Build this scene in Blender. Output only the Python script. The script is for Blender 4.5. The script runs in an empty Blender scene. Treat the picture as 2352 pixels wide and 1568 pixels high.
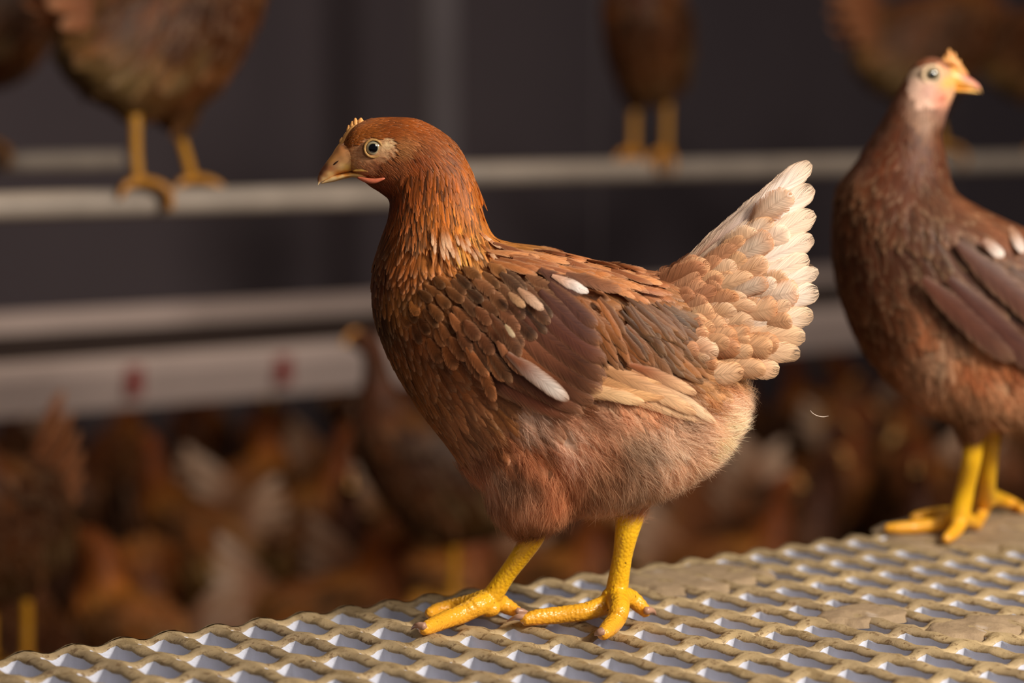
import bpy, math, random
import numpy as np
from mathutils import Vector, noise
from mathutils.bvhtree import BVHTree

random.seed(7); RNG = np.random.default_rng(7)
C = bpy.context.scene.collection
scn = bpy.context.scene

# ------------------------------------------------------------------ camera, world, lights, exposure
FPX = 85.0/36.0*2352
PITCH = math.atan(554/FPX)
CAM = np.array([0.0, -1.67, 0.3651])
cd = bpy.data.cameras.new('camera'); cam = bpy.data.objects.new('camera', cd); C.objects.link(cam)
cd.lens = 85; cd.sensor_width = 36; cd.clip_start = 0.05; cd.clip_end = 60
cam.location = CAM; cam.rotation_euler = (math.pi/2-PITCH, 0, 0)
cd.dof.use_dof = True; cd.dof.focus_distance = 1.655; cd.dof.aperture_fstop = 3.0
scn.camera = cam
scn.view_settings.view_transform = 'Standard'; scn.view_settings.look = 'None'
scn.view_settings.gamma = 1; scn.view_settings.use_curve_mapping = False
scn.view_settings.exposure = 0.0
scn.cycles.transparent_max_bounces = 32

world = bpy.data.worlds.new('barn_air'); scn.world = world; world.use_nodes = True
bg = world.node_tree.nodes['Background']; bg.inputs[0].default_value = (0.90, 0.88, 1.0, 1); bg.inputs[1].default_value = 0.045

def area(name, loc, target, size, power, col, sy=None):
    l = bpy.data.lights.new(name, 'AREA'); l.energy = power; l.color = col; l.size = size
    if sy: l.shape = 'RECTANGLE'; l.size_y = sy
    o = bpy.data.objects.new(name, l); C.objects.link(o); o.location = loc
    o.rotation_euler = (Vector(target)-Vector(loc)).to_track_quat('-Z', 'Y').to_euler(); return o
area('barn_lamp_near', (1.30, -0.90, 1.10), (0.05, 0, 0.15), 0.30, 50, (1.0, 0.92, 0.80))
area('fill_light_front', (0.95, -2.0, 1.35), (0, 0, 0.15), 0.8, 15, (1.0, 0.92, 0.82))  # unseen fill light added to brighten the near side of the hen
area('barn_lamp_perch', (1.6, 0.9, 2.4), (0.2, 2.0, 0.1), 0.5, 11, (1.0, 0.86, 0.70))
area('added_crowd_light', (-1.0, 1.2, 2.4), (-0.5, 2.4, -0.4), 0.6, 16, (1.0, 0.80, 0.58))  # unseen light added above to brighten the floor crowd

# ------------------------------------------------------------------ projection helpers (pixel of the 2352x1568 frame -> place)
cp, sp = math.cos(PITCH), math.sin(PITCH)
def ray(x, y):
    u = (x-1176)/FPX; v = -(y-784)/FPX
    return np.array([u, cp+v*sp, -sp+v*cp])
def P(x, y, Y=0.0):
    d = ray(x, y); t = (Y-CAM[1])/d[1]; return CAM+d*t
def G(x, y, z=0.0):
    d = ray(x, y); t = (z-CAM[2])/d[2]; return CAM+d*t
def PD(x, y, depth): return P(x, y, depth+CAM[1])
def proj(p):
    q = np.asarray(p, float)-CAM
    xx = q[..., 0]; yy = q[..., 1]*cp-q[..., 2]*sp; zz = q[..., 1]*sp+q[..., 2]*cp
    return np.stack([1176+FPX*xx/yy, 784-FPX*zz/yy], -1)
AX = np.array([0.807, 0.5906, 0.0])           # the barn's long direction
AN = np.array([-0.5906, 0.807, 0.0])           # across it, away from the camera

def lin(c):
    c = np.asarray(c, float)/255.0
    return np.where(c <= 0.04045, c/12.92, ((c+0.055)/1.055)**2.4)

# ------------------------------------------------------------------ mesh helpers
def mk(name, V, F, mat, parent=None, uv=None, col=None, var=None, smooth=True, loc=None):
    """V (n,3), F list/array of faces (quads array or list of lists)"""
    V = np.asarray(V, np.float32)
    if loc is not None: V = V-np.asarray(loc, np.float32)
    me = bpy.data.meshes.new(name)
    if isinstance(F, np.ndarray):
        k = F.shape[1]; n = len(F)
        me.vertices.add(len(V)); me.vertices.foreach_set('co', V.ravel())
        me.loops.add(n*k); me.loops.foreach_set('vertex_index', F.astype(np.int32).ravel())
        me.polygons.add(n); me.polygons.foreach_set('loop_start', np.arange(0, n*k, k, dtype=np.int32))
        me.update(calc_edges=True)
    else:
        me.from_pydata(V.tolist(), [], F)
    idx = np.empty(len(me.loops), np.int32); me.loops.foreach_get('vertex_index', idx)
    if uv is not None:
        l = me.uv_layers.new(name='UVMap'); l.data.foreach_set('uv', np.asarray(uv, np.float32)[idx].ravel())
    if col is not None:
        a = me.color_attributes.new('Col', 'FLOAT_COLOR', 'POINT')
        c4 = np.ones((len(V), 4), np.float32); c4[:, :3] = col; a.data.foreach_set('color', c4.ravel())
    if var is not None:
        a = me.color_attributes.new('Var', 'FLOAT_COLOR', 'POINT')
        c4 = np.ones((len(V), 4), np.float32); c4[:, :3] = var; a.data.foreach_set('color', c4.ravel())
    if smooth: me.polygons.foreach_set('use_smooth', np.ones(len(me.polygons), bool))
    me.materials.append(mat)
    o = bpy.data.objects.new(name, me); C.objects.link(o)
    if parent is not None: o.parent = parent
    return o
def tag(o, label=None, cat=None, group=None, kind=None):
    if label: o['label'] = label
    if cat: o['category'] = cat
    if group: o['group'] = group
    if kind: o['kind'] = kind
    return o
def empty(name, loc, label, cat, group=None):
    o = bpy.data.objects.new(name, None); C.objects.link(o); o.location = [float(v) for v in loc]
    o.empty_display_size = 0.05
    return tag(o, label, cat, group)

def catmull(pts, n):
    pts = np.asarray(pts, float); k = len(pts)
    ext = np.vstack([2*pts[0]-pts[1], pts, 2*pts[-1]-pts[-2]])
    out = []
    for i in range(k-1):
        p0, p1, p2, p3 = ext[i:i+4]
        for s in range(n):
            t = s/n
            out.append(0.5*((2*p1)+(-p0+p2)*t+(2*p0-5*p1+4*p2-p3)*t*t+(-p0+3*p1-3*p2+p3)*t**3))
    out.append(pts[-1]); return np.array(out)

def loft(stations, Y=0.0, n=20, sub=3, ex=2.2, pf=P, round_ends=True):
    """stations: (ax,ay,bx,by,halfwidth[,ycentre]) in pixels of the plane Y."""
    S = np.array([list(s)+([0.0] if len(s) == 5 else []) for s in stations], float)
    S = catmull(S, sub)
    V = []; F = []
    for ax, ay, bx, by, w, yc in S:
        a = pf(ax, ay, Y+yc); b = pf(bx, by, Y+yc); c = (a+b)/2; e = (a-b)/2; w = max(w, 0.0003)
        for k in range(n):
            t = 2*math.pi*k/n; co, si = math.cos(t), math.sin(t)
            q = (abs(co)**ex+abs(si)**ex)**(-1/ex)
            V.append(c+e*co*q+np.array([0, w*si*q, 0]))
    m = len(S)
    for i in range(m-1):
        for k in range(n):
            F.append([i*n+k, i*n+(k+1) % n, (i+1)*n+(k+1) % n, (i+1)*n+k])
    for i, fl in ((0, 1), (m-1, 0)):
        c = np.mean(V[i*n:(i+1)*n], axis=0); V.append(c); ci = len(V)-1
        for k in range(n):
            tri = [i*n+k, i*n+(k+1) % n, ci]
            F.append(tri[::-1] if fl else tri)
    return V, F

def tube(pts, radii, n=12, sub=4, flat=1.0, ring=0.0, ringlen=0.004, cap=True):
    pts = np.asarray(pts, float)
    D = catmull(np.hstack([pts, np.asarray(radii, float)[:, None]]), sub)
    p = D[:, :3]; r = np.maximum(D[:, 3], 1e-4)
    T = np.gradient(p, axis=0); T /= np.linalg.norm(T, axis=1)[:, None]+1e-12
    L = np.concatenate([[0], np.cumsum(np.linalg.norm(np.diff(p, axis=0), axis=1))])
    ref = np.array([0, 0, 1.0]) if abs(T[0][2]) < 0.9 else np.array([0, 1.0, 0])
    V = []; F = []; uv = []
    for i in range(len(p)):
        s = np.cross(T[i], ref); s /= np.linalg.norm(s)+1e-12; u = np.cross(s, T[i]); ref = u
        rr = r[i]
        for k in range(n):
            t = 2*math.pi*k/n
            q = rr*(1+ring*(max(0, math.sin(t))*0.8+0.2)*(abs(math.sin(math.pi*L[i]/ringlen))-0.5))
            V.append(p[i]+s*math.cos(t)*q+u*math.sin(t)*q*flat); uv.append((k/n, L[i]))
    m = len(p)
    for i in range(m-1):
        for k in range(n):
            F.append([i*n+k, i*n+(k+1) % n, (i+1)*n+(k+1) % n, (i+1)*n+k])
    if cap:
        for i, fl in ((0, 1), (m-1, 0)):
            e = p[i]+(T[i]*r[i]*0.75*(-1 if i == 0 else 1)); V.append(e); uv.append((0.5, L[i])); ci = len(V)-1
            for k in range(n):
                tri = [i*n+k, i*n+(k+1) % n, ci]; F.append(tri[::-1] if fl else tri)
    return V, F
def join(*parts):
    V = []; F = []
    for v, f in parts:
        o = len(V); V += [tuple(q) for q in v]; F += [[i+o for i in ff] for ff in f]
    return V, F
def ball(c, r, nu=20, nv=12, axis='y'):
    V = []; F = []; r = np.array(r if hasattr(r, '__len__') else (r, r, r), float)
    for j in range(1, nv):
        a = math.pi*j/nv
        for k in range(nu):
            t = 2*math.pi*k/nu; q = np.array([math.sin(a)*math.cos(t), math.cos(a), math.sin(a)*math.sin(t)])
            V.append(np.array(c)+q*r)
    for j in range(nv-2):
        for k in range(nu): F.append([j*nu+k, (j+1)*nu+k, (j+1)*nu+(k+1) % nu, j*nu+(k+1) % nu])
    for j, s in ((0, 1), (nv-2, -1)):
        V.append(np.array(c)+np.array([0, s, 0])*r); ci = len(V)-1
        for k in range(nu):
            tri = [ci, j*nu+k, j*nu+(k+1) % nu]; F.append(tri if s > 0 else tri[::-1])
    return V, F
def remeshed(VF, voxel, smooth=4, fac=0.5):
    """one continuous skin out of several overlapping closed volumes"""
    V, F = VF
    me = bpy.data.meshes.new('tmp'); me.from_pydata([tuple(map(float, v)) for v in V], [], F)
    o = bpy.data.objects.new('tmp', me); C.objects.link(o)
    m = o.modifiers.new('r', 'REMESH'); m.mode = 'VOXEL'; m.voxel_size = voxel
    s = o.modifiers.new('s', 'SMOOTH'); s.iterations = smooth; s.factor = fac
    dg = bpy.context.evaluated_depsgraph_get(); ev = o.evaluated_get(dg); m2 = ev.to_mesh()
    n = len(m2.vertices); co = np.empty(n*3, np.float32); m2.vertices.foreach_get('co', co); co = co.reshape(-1, 3).astype(float)
    no = np.empty(n*3, np.float32); m2.vertices.foreach_get('normal', no); no = no.reshape(-1, 3).astype(float)
    fs = [list(p.vertices) for p in m2.polygons]
    ev.to_mesh_clear(); bpy.data.objects.remove(o); bpy.data.meshes.remove(me)
    return co, no, fs

# ------------------------------------------------------------------ materials
MATS = {}
def nmat(name):
    m = bpy.data.materials.new(name); m.use_nodes = True; nt = m.node_tree
    b = nt.nodes['Principled BSDF']; MATS[name] = m
    return m, nt, b
def N(nt, t, **kw):
    n = nt.nodes.new(t)
    for k, v in kw.items():
        if k.startswith('_'): setattr(n, k[1:], v)
        else: n.inputs[k].default_value = v
    return n
def L(nt, a, b): nt.links.new(a, b)
def math_n(nt, op, a, b=None, c=None, clamp=False):
    n = nt.nodes.new('ShaderNodeMath'); n.operation = op; n.use_clamp = clamp
    for i, v in enumerate((a, b, c)):
        if v is None: continue
        if isinstance(v, (int, float)): n.inputs[i].default_value = v
        else: nt.links.new(v, n.inputs[i])
    return n.outputs[0]
def mixc(nt, fac, a, b, mode='MIX'):
    n = nt.nodes.new('ShaderNodeMix'); n.data_type = 'RGBA'; n.blend_type = mode
    for s, v in ((n.inputs[0], fac), (n.inputs[6], a), (n.inputs[7], b)):
        if isinstance(v, (int, float)): s.default_value = v
        elif isinstance(v, (tuple, list, np.ndarray)): s.default_value = (*[float(x) for x in v[:3]], 1)
        else: nt.links.new(v, s)
    return n.outputs[2]
def simple(name, rgb, rough=0.6, spec=0.4, amp=0.15, scale=30, bump=0.0, sss=0.0):
    m, nt, b = nmat(name); c = lin(rgb)
    tc = N(nt, 'ShaderNodeTexCoord'); nz = N(nt, 'ShaderNodeTexNoise', Scale=scale, Detail=4.0); L(nt, tc.outputs['Object'], nz.inputs['Vector'])
    col = mixc(nt, nz.outputs[0], c*(1-amp*1.6), np.minimum(c*(1+amp*1.6), 1))
    L(nt, col, b.inputs['Base Color']); b.inputs['Roughness'].default_value = rough; b.inputs['Specular IOR Level'].default_value = spec
    if bump:
        bp = N(nt, 'ShaderNodeBump', Strength=bump, Distance=0.001); L(nt, nz.outputs[0], bp.inputs['Height']); L(nt, bp.outputs[0], b.inputs['Normal'])
    if sss: b.inputs['Subsurface Weight'].default_value = sss; b.inputs['Subsurface Radius'].default_value = (0.004, 0.002, 0.001); b.inputs['Subsurface Scale'].default_value = 1
    return m

def feather_mat():
    m, nt, b = nmat('feather')
    ca = N(nt, 'ShaderNodeAttribute', _attribute_name='Col'); va = N(nt, 'ShaderNodeAttribute', _attribute_name='Var')
    sv = N(nt, 'ShaderNodeSeparateColor'); L(nt, va.outputs['Color'], sv.inputs[0])
    uv = N(nt, 'ShaderNodeUVMap'); su = N(nt, 'ShaderNodeSeparateXYZ'); L(nt, uv.outputs[0], su.inputs[0])
    au = math_n(nt, 'MULTIPLY', math_n(nt, 'ABSOLUTE', math_n(nt, 'SUBTRACT', su.outputs[0], 0.5)), 2.0)
    s = math_n(nt, 'SUBTRACT', su.outputs[1], math_n(nt, 'MULTIPLY', au, 0.22))
    sf = math_n(nt, 'MULTIPLY', s, math_n(nt, 'MULTIPLY', sv.outputs[1], 100.0))
    cx = N(nt, 'ShaderNodeCombineXYZ'); L(nt, sf, cx.inputs[0]); L(nt, math_n(nt, 'MULTIPLY', sv.outputs[0], 77.0), cx.inputs[1]); L(nt, math_n(nt, 'MULTIPLY', su.outputs[0], 2.0), cx.inputs[2])
    nz = N(nt, 'ShaderNodeTexNoise', Scale=1.0, Detail=2.0); L(nt, cx.outputs[0], nz.inputs['Vector'])
    k0 = math_n(nt, 'MULTIPLY_ADD', nz.outputs[0], 1.5, 0.25)
    k = math_n(nt, 'MULTIPLY', k0, math_n(nt, 'MULTIPLY_ADD', math_n(nt, 'POWER', su.outputs[1], 1.5), 0.30, 0.78))
    c1 = mixc(nt, 1.0, ca.outputs['Color'], k, 'MULTIPLY')
    # pale fringe, paler barbs towards tip and edge
    fr = math_n(nt, 'MULTIPLY', math_n(nt, 'POWER', math_n(nt, 'MAXIMUM', au, math_n(nt, 'POWER', su.outputs[1], 2.0)), 4.0), sv.outputs[2], clamp=True)
    pale = mixc(nt, 0.5, ca.outputs['Color'], lin((250, 205, 160)))
    c2 = mixc(nt, fr, c1, pale)
    # shaft
    sh = math_n(nt, 'MULTIPLY', math_n(nt, 'LESS_THAN', au, 0.07), 0.35)
    c3 = mixc(nt, sh, c2, mixc(nt, 0.5, ca.outputs['Color'], lin((120, 70, 40))))
    cx2 = N(nt, 'ShaderNodeCombineXYZ'); L(nt, math_n(nt, 'MULTIPLY', sf, 1.7), cx2.inputs[0]); L(nt, math_n(nt, 'MULTIPLY', sv.outputs[0], 31.0), cx2.inputs[1]); L(nt, math_n(nt, 'MULTIPLY', su.outputs[0], 1.2), cx2.inputs[2])
    nf = N(nt, 'ShaderNodeTexNoise', Scale=1.0, Detail=0.0); L(nt, cx2.outputs[0], nf.inputs['Vector'])
    edge = math_n(nt, 'MAXIMUM', au, math_n(nt, 'MULTIPLY_ADD', su.outputs[1], 4.0, -3.0))
    al = math_n(nt, 'ADD', math_n(nt, 'MULTIPLY', math_n(nt, 'SUBTRACT', 1.0, edge), 3.2), math_n(nt, 'MULTIPLY_ADD', nf.outputs[0], 5.0, -2.2), clamp=True)
    L(nt, al, b.inputs['Alpha'])
    L(nt, c3, b.inputs['Base Color']); b.inputs['Roughness'].default_value = 0.46; b.inputs['Specular IOR Level'].default_value = 0.2
    bp = N(nt, 'ShaderNodeBump', Strength=0.18, Distance=0.0005); L(nt, nz.outputs[0], bp.inputs['Height']); L(nt, bp.outputs[0], b.inputs['Normal'])
    tr = N(nt, 'ShaderNodeBsdfTranslucent'); L(nt, c3, tr.inputs[0])
    mx = N(nt, 'ShaderNodeMixShader'); L(nt, math_n(nt, 'MULTIPLY', al, 0.2), mx.inputs[0])
    L(nt, b.outputs[0], mx.inputs[1]); L(nt, tr.outputs[0], mx.inputs[2]); L(nt, mx.outputs[0], nt.nodes['Material Output'].inputs[0])
    return m
FEATHER = feather_mat()
def down_mat():
    m, nt, b = nmat('down')
    ca = N(nt, 'ShaderNodeAttribute', _attribute_name='Col'); L(nt, ca.outputs['Color'], b.inputs['Base Color'])
    b.inputs['Roughness'].default_value = 0.6; b.inputs['Specular IOR Level'].default_value = 0.2
    tr = N(nt, 'ShaderNodeBsdfTranslucent'); L(nt, ca.outputs['Color'], tr.inputs[0])
    mx = N(nt, 'ShaderNodeMixShader'); mx.inputs[0].default_value = 0.4
    L(nt, b.outputs[0], mx.inputs[1]); L(nt, tr.outputs[0], mx.inputs[2]); L(nt, mx.outputs[0], nt.nodes['Material Output'].inputs[0])
    return m
DOWN = down_mat()
def skin_mat():
    m, nt, b = nmat('hen_skin')
    ca = N(nt, 'ShaderNodeAttribute', _attribute_name='Col')
    tc = N(nt, 'ShaderNodeTexCoord'); nz = N(nt, 'ShaderNodeTexNoise', Scale=420.0, Detail=3.0); L(nt, tc.outputs['Object'], nz.inputs['Vector'])
    k = math_n(nt, 'MULTIPLY_ADD', nz.outputs[0], 0.8, 0.6)
    c = mixc(nt, 1.0, ca.outputs['Color'], k, 'MULTIPLY'); L(nt, c, b.inputs['Base Color'])
    b.inputs['Roughness'].default_value = 0.62; b.inputs['Specular IOR Level'].default_value = 0.3
    bp = N(nt, 'ShaderNodeBump', Strength=0.6, Distance=0.0006); L(nt, nz.outputs[0], bp.inputs['Height']); L(nt, bp.outputs[0], b.inputs['Normal'])
    return m
SKIN = skin_mat()
def leg_mat(name='hen_leg', base=(246, 188, 24), low=(230, 154, 50)):
    m, nt, b = nmat(name)
    tc = N(nt, 'ShaderNodeTexCoord'); sx = N(nt, 'ShaderNodeSeparateXYZ'); L(nt, tc.outputs['Object'], sx.inputs[0])
    vo = N(nt, 'ShaderNodeTexVoronoi', Scale=430.0); L(nt, tc.outputs['Object'], vo.inputs['Vector'])
    n1 = N(nt, 'ShaderNodeTexNoise', Scale=60.0, Detail=3.0); L(nt, tc.outputs['Object'], n1.inputs['Vector'])
    n2 = N(nt, 'ShaderNodeTexNoise', Scale=330.0, Detail=3.0); L(nt, tc.outputs['Object'], n2.inputs['Vector'])
    zf = N(nt, 'ShaderNodeMapRange'); zf.inputs[1].default_value = 0.0; zf.inputs[2].default_value = 0.03; zf.inputs[3].default_value = 0.8; zf.inputs[4].default_value = 0.0
    L(nt, sx.outputs[2], zf.inputs[0])
    c = mixc(nt, math_n(nt, 'MULTIPLY', n1.outputs[0], 0.7), lin(base), lin(np.array(base)*0.82))
    c = mixc(nt, zf.outputs[0], c, lin(low))
    sp_ = math_n(nt, 'GREATER_THAN', n2.outputs[0], 0.705)
    c = mixc(nt, math_n(nt, 'MULTIPLY', sp_, 0.8), c, lin((70, 40, 12)))
    L(nt, c, b.inputs['Base Color']); b.inputs['Roughness'].default_value = 0.34; b.inputs['Specular IOR Level'].default_value = 0.5
    b.inputs['Subsurface Weight'].default_value = 0.15; b.inputs['Subsurface Radius'].default_value = (0.003, 0.0015, 0.0005); b.inputs['Subsurface Scale'].default_value = 1
    bp = N(nt, 'ShaderNodeBump', Strength=0.7, Distance=0.0007); L(nt, vo.outputs['Distance'], bp.inputs['Height']); bp.invert = True
    L(nt, bp.outputs[0], b.inputs['Normal'])
    return m
LEG = leg_mat()
LEG_DIM = leg_mat('dim_hen_leg', (206, 142, 30), (184, 118, 34))  # leg colour darkened to stand in for dimmer light on background hens
CLAW = simple('claw', (170, 128, 105), 0.4, 0.5, 0.2, 200)
def beak_mat():
    m, nt, b = nmat('beak')
    ca = N(nt, 'ShaderNodeAttribute', _attribute_name='Col')
    tc = N(nt, 'ShaderNodeTexCoord'); nz = N(nt, 'ShaderNodeTexNoise', Scale=300.0, Detail=3.0); L(nt, tc.outputs['Object'], nz.inputs['Vector'])
    c = mixc(nt, 1.0, ca.outputs['Color'], math_n(nt, 'MULTIPLY_ADD', nz.outputs[0], 0.4, 0.8), 'MULTIPLY'); L(nt, c, b.inputs['Base Color'])
    b.inputs['Roughness'].default_value = 0.42
    b.inputs['Subsurface Weight'].default_value = 0.1; b.inputs['Subsurface Radius'].default_value = (0.002, 0.001, 0.0005); b.inputs['Subsurface Scale'].default_value = 1
    return m
BEAK = beak_mat()
COMB = simple('comb', (228, 160, 92), 0.45, 0.4, 0.1, 200, 0.2, 0.2)
WATTLE = simple('wattle', (198, 108, 78), 0.45, 0.4, 0.15, 260, 0.3, 0.2)
EYELID = simple('eyelid', (170, 128, 74), 0.6, 0.3, 0.2, 500, 0.4)
LID2 = simple('pale_eyelid', (206, 176, 142), 0.6, 0.3, 0.12, 500, 0.4)
NOSTRIL = simple('nostril', (60, 35, 20), 0.8, 0.2)
def eye_mat():
    m, nt, b = nmat('eyeball')
    uv = N(nt, 'ShaderNodeUVMap'); su = N(nt, 'ShaderNodeSeparateXYZ'); L(nt, uv.outputs[0], su.inputs[0])
    r = su.outputs[0]
    cr = N(nt, 'ShaderNodeValToRGB'); L(nt, r, cr.inputs[0]); e = cr.color_ramp.elements
    e[0].position = 0.0; e[0].color = (0.002, 0.002, 0.003, 1); e[1].position = 0.56; e[1].color = (0.002, 0.002, 0.003, 1)
    for p_, c_ in ((0.60, (92, 82, 62)), (0.70, (158, 144, 112)), (0.84, (140, 132, 112)), (0.93, (62, 56, 50)), (1.0, (40, 34, 28))):
        q = e.new(p_); q.color = (*lin(c_), 1)
    L(nt, cr.outputs[0], b.inputs['Base Color']); b.inputs['Roughness'].default_value = 0.04
    b.inputs['Coat Weight'].default_value = 1.0; b.inputs['Coat Roughness'].default_value = 0.02
    return m
EYE = eye_mat()

# ------------------------------------------------------------------ fields on a hen: colour, feather direction, size
def field(table, soft=150):
    T = np.array([[t[0], t[1], math.cos(math.radians(t[2])), math.sin(math.radians(t[2])), t[3], t[4], t[5], *lin(t[6])] for t in table], float)
    def f(q):
        q = np.atleast_2d(q); out = np.empty((len(q), 8))
        for i in range(0, len(q), 4000):
            d2 = ((q[i:i+4000, None, :]-T[None, :, :2])**2).sum(-1)
            w = 1/(d2+soft)**2.0; w /= w.sum(1, keepdims=True)
            out[i:i+4000] = w@T[:, 2:]
        return out   # dx,dy,len,wid,down,r,g,b
    return f

def nz3(p, s):  # cheap per point noise
    return np.array([noise.noise(Vector((float(a[0]*s), float(a[1]*s), float(a[2]*s)))) for a in p])

SC = 0.0003
def strip_grid(nu, nv):
    F = []
    for j in range(nv-1):
        for i in range(nu-1):
            a = j*nu+i; F.append((a, a+1, a+nu+1, a+nu))
    return np.array(F)
def leaf(v, narrow=0.35, tip=0.62):
    """half width along the feather, 0..1"""
    return np.clip(np.minimum(1, (narrow+(1-narrow)*np.minimum(1, v/0.35))) * np.sqrt(np.clip(1-np.clip((v-tip)/(1.005-tip), 0, 1)**2.2, 0, 1)), 0.02, 1)

def feather_batch(p, n, d, ln, wd, col, pale, freq, lift=0.10, camber=0.12, nu=5, nv=7, gloss=None, fray=0.0, h0=0.0006):
    """arrays: p,n,d (k,3), ln,wd (k), col (k,3) -> V,F,uv,col,var"""
    k = len(p); s = np.cross(d, n); s /= np.linalg.norm(s, axis=1)[:, None]+1e-9
    v = 1-(1-np.linspace(0, 1, nv))**1.6; u = np.linspace(-1, 1, nu)
    U, VV = np.meshgrid(u, v)            # nv,nu
    W = leaf(v)[:, None]*U
    a = np.broadcast_to(W[None], (k, nv, nu)).copy()
    if fray:
        a[:, :, 0] *= 1-fray*RNG.random((k, nv)); a[:, :, -1] *= 1-fray*RNG.random((k, nv))
    lf = lift*np.clip(ln/0.016, 0.30, 1.0)
    bend = (RNG.random(k)-0.5)*0.24
    pos = p[:, None, None, :]+d[:, None, None, :]*(ln[:, None, None]*VV[None])[..., None] \
        + s[:, None, None, :]*(wd[:, None, None]*0.5*a+bend[:, None, None]*ln[:, None, None]*(VV**2)[None])[..., None] \
        + n[:, None, None, :]*(h0+ln[:, None, None]*(lf[:, None, None]*VV[None]-0.07*VV[None]**2)-wd[:, None, None]*camber*(U**2)[None])[..., None]
    V = pos.reshape(-1, 3); g = strip_grid(nu, nv); F = (g[None]+(np.arange(k)*nu*nv)[:, None, None]).reshape(-1, 4)
    uv = np.broadcast_to(np.stack([(U+1)/2, VV], -1)[None], (k, nv, nu, 2)).reshape(-1, 2)
    cc = np.repeat(col, nu*nv, axis=0)
    r = RNG.random(k)
    var = np.repeat(np.stack([r, freq/100, pale], -1), nu*nv, axis=0)
    return V, F, uv, cc, var
def cat(parts):
    V = []; F = []; UV = []; Cc = []; Va = []; o = 0
    for p in parts:
        V.append(p[0]); F.append(p[1]+o); UV.append(p[2]); Cc.append(p[3]); Va.append(p[4]); o += len(p[0])
    return np.vstack(V), np.vstack(F), np.vstack(UV), np.vstack(Cc), np.vstack(Va)

def strands(p, n, d, ln, col, per=24, spread=0.34, width=0.00016, jit=0.004, lift=0.28, curl=0.35):
    """downy barbs: each tuft point grows `per` thin tapered ribbons fanning out round its shaft"""
    k = len(p); M = k*per; rep = lambda a: np.repeat(a, per, axis=0)
    P0 = rep(p)+RNG.normal(0, 1, (M, 3))*jit*0.4; n_ = rep(n); d_ = rep(d); s = np.cross(d_, n_); s /= np.linalg.norm(s, axis=1)[:, None]+1e-9
    fan = RNG.normal(0, 1, M)*spread; up = np.abs(RNG.normal(0, 1, M))*lift+0.03
    t0 = RNG.random(M)*0.55; Ls = rep(ln)*(0.45+0.55*RNG.random(M))*(1-0.35*np.abs(np.clip(fan, -1, 1)))
    D = d_+s*fan[:, None]+n_*up[:, None]; D /= np.linalg.norm(D, axis=1)[:, None]
    P0 = P0+d_*(t0*rep(ln)*0.6)[:, None]
    ts = np.array([0, 0.35, 0.7, 1.0]); wv = np.array([1, 0.9, 0.6, 0.08])
    cv = (RNG.random(M)-0.5)*curl; c2 = (RNG.random(M)-0.3)*curl
    side = np.cross(D, n_); side /= np.linalg.norm(side, axis=1)[:, None]+1e-9
    tw = RNG.normal(0, 0.7, M); side = side*np.cos(tw)[:, None]+n_*np.sin(tw)[:, None]
    V = np.empty((M, 4, 2, 3))
    for j, (t, w) in enumerate(zip(ts, wv)):
        c = P0+D*(Ls*t)[:, None]+s*(Ls*cv*t*t)[:, None]+d_*(Ls*0.25*t*t)[:, None]-n_*(Ls*0.12*t*t)[:, None]
        V[:, j, 0] = c-side*width*w/2; V[:, j, 1] = c+side*width*w/2
    F = np.array([[0, 1, 3, 2], [2, 3, 5, 4], [4, 5, 7, 6]]); F = (F[None]+(np.arange(M)*8)[:, None, None]).reshape(-1, 4)
    cc = rep(col)*(1.0+0.36*RNG.random((M, 1)))
    cc = np.repeat(np.clip(cc, 0, 1), 8, axis=0)
    return V.reshape(-1, 3), F, cc

def tri_sample(co, fs):
    """areas and centres of faces"""
    Q = np.array([f if len(f) == 4 else [*f, f[2]] for f in fs])
    a = co[Q[:, 0]]; b = co[Q[:, 1]]; c = co[Q[:, 2]]; d = co[Q[:, 3]]
    nn = np.cross(c-a, d-b)/2; ar = np.linalg.norm(nn, axis=1)+1e-12
    return (a+b+c+d)/4, nn/ar[:, None], ar, (a, b, c, d)
def inpoly(q, poly):
    x, y = q[:, 0], q[:, 1]; r = np.zeros(len(q), bool); n = len(poly); j = n-1
    for i in range(n):
        xi, yi = poly[i]; xj, yj = poly[j]
        c = ((yi > y) != (yj > y)) & (x < (xj-xi)*(y-yi)/(yj-yi+1e-9)+xi); r ^= c; j = i
    return r

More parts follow.
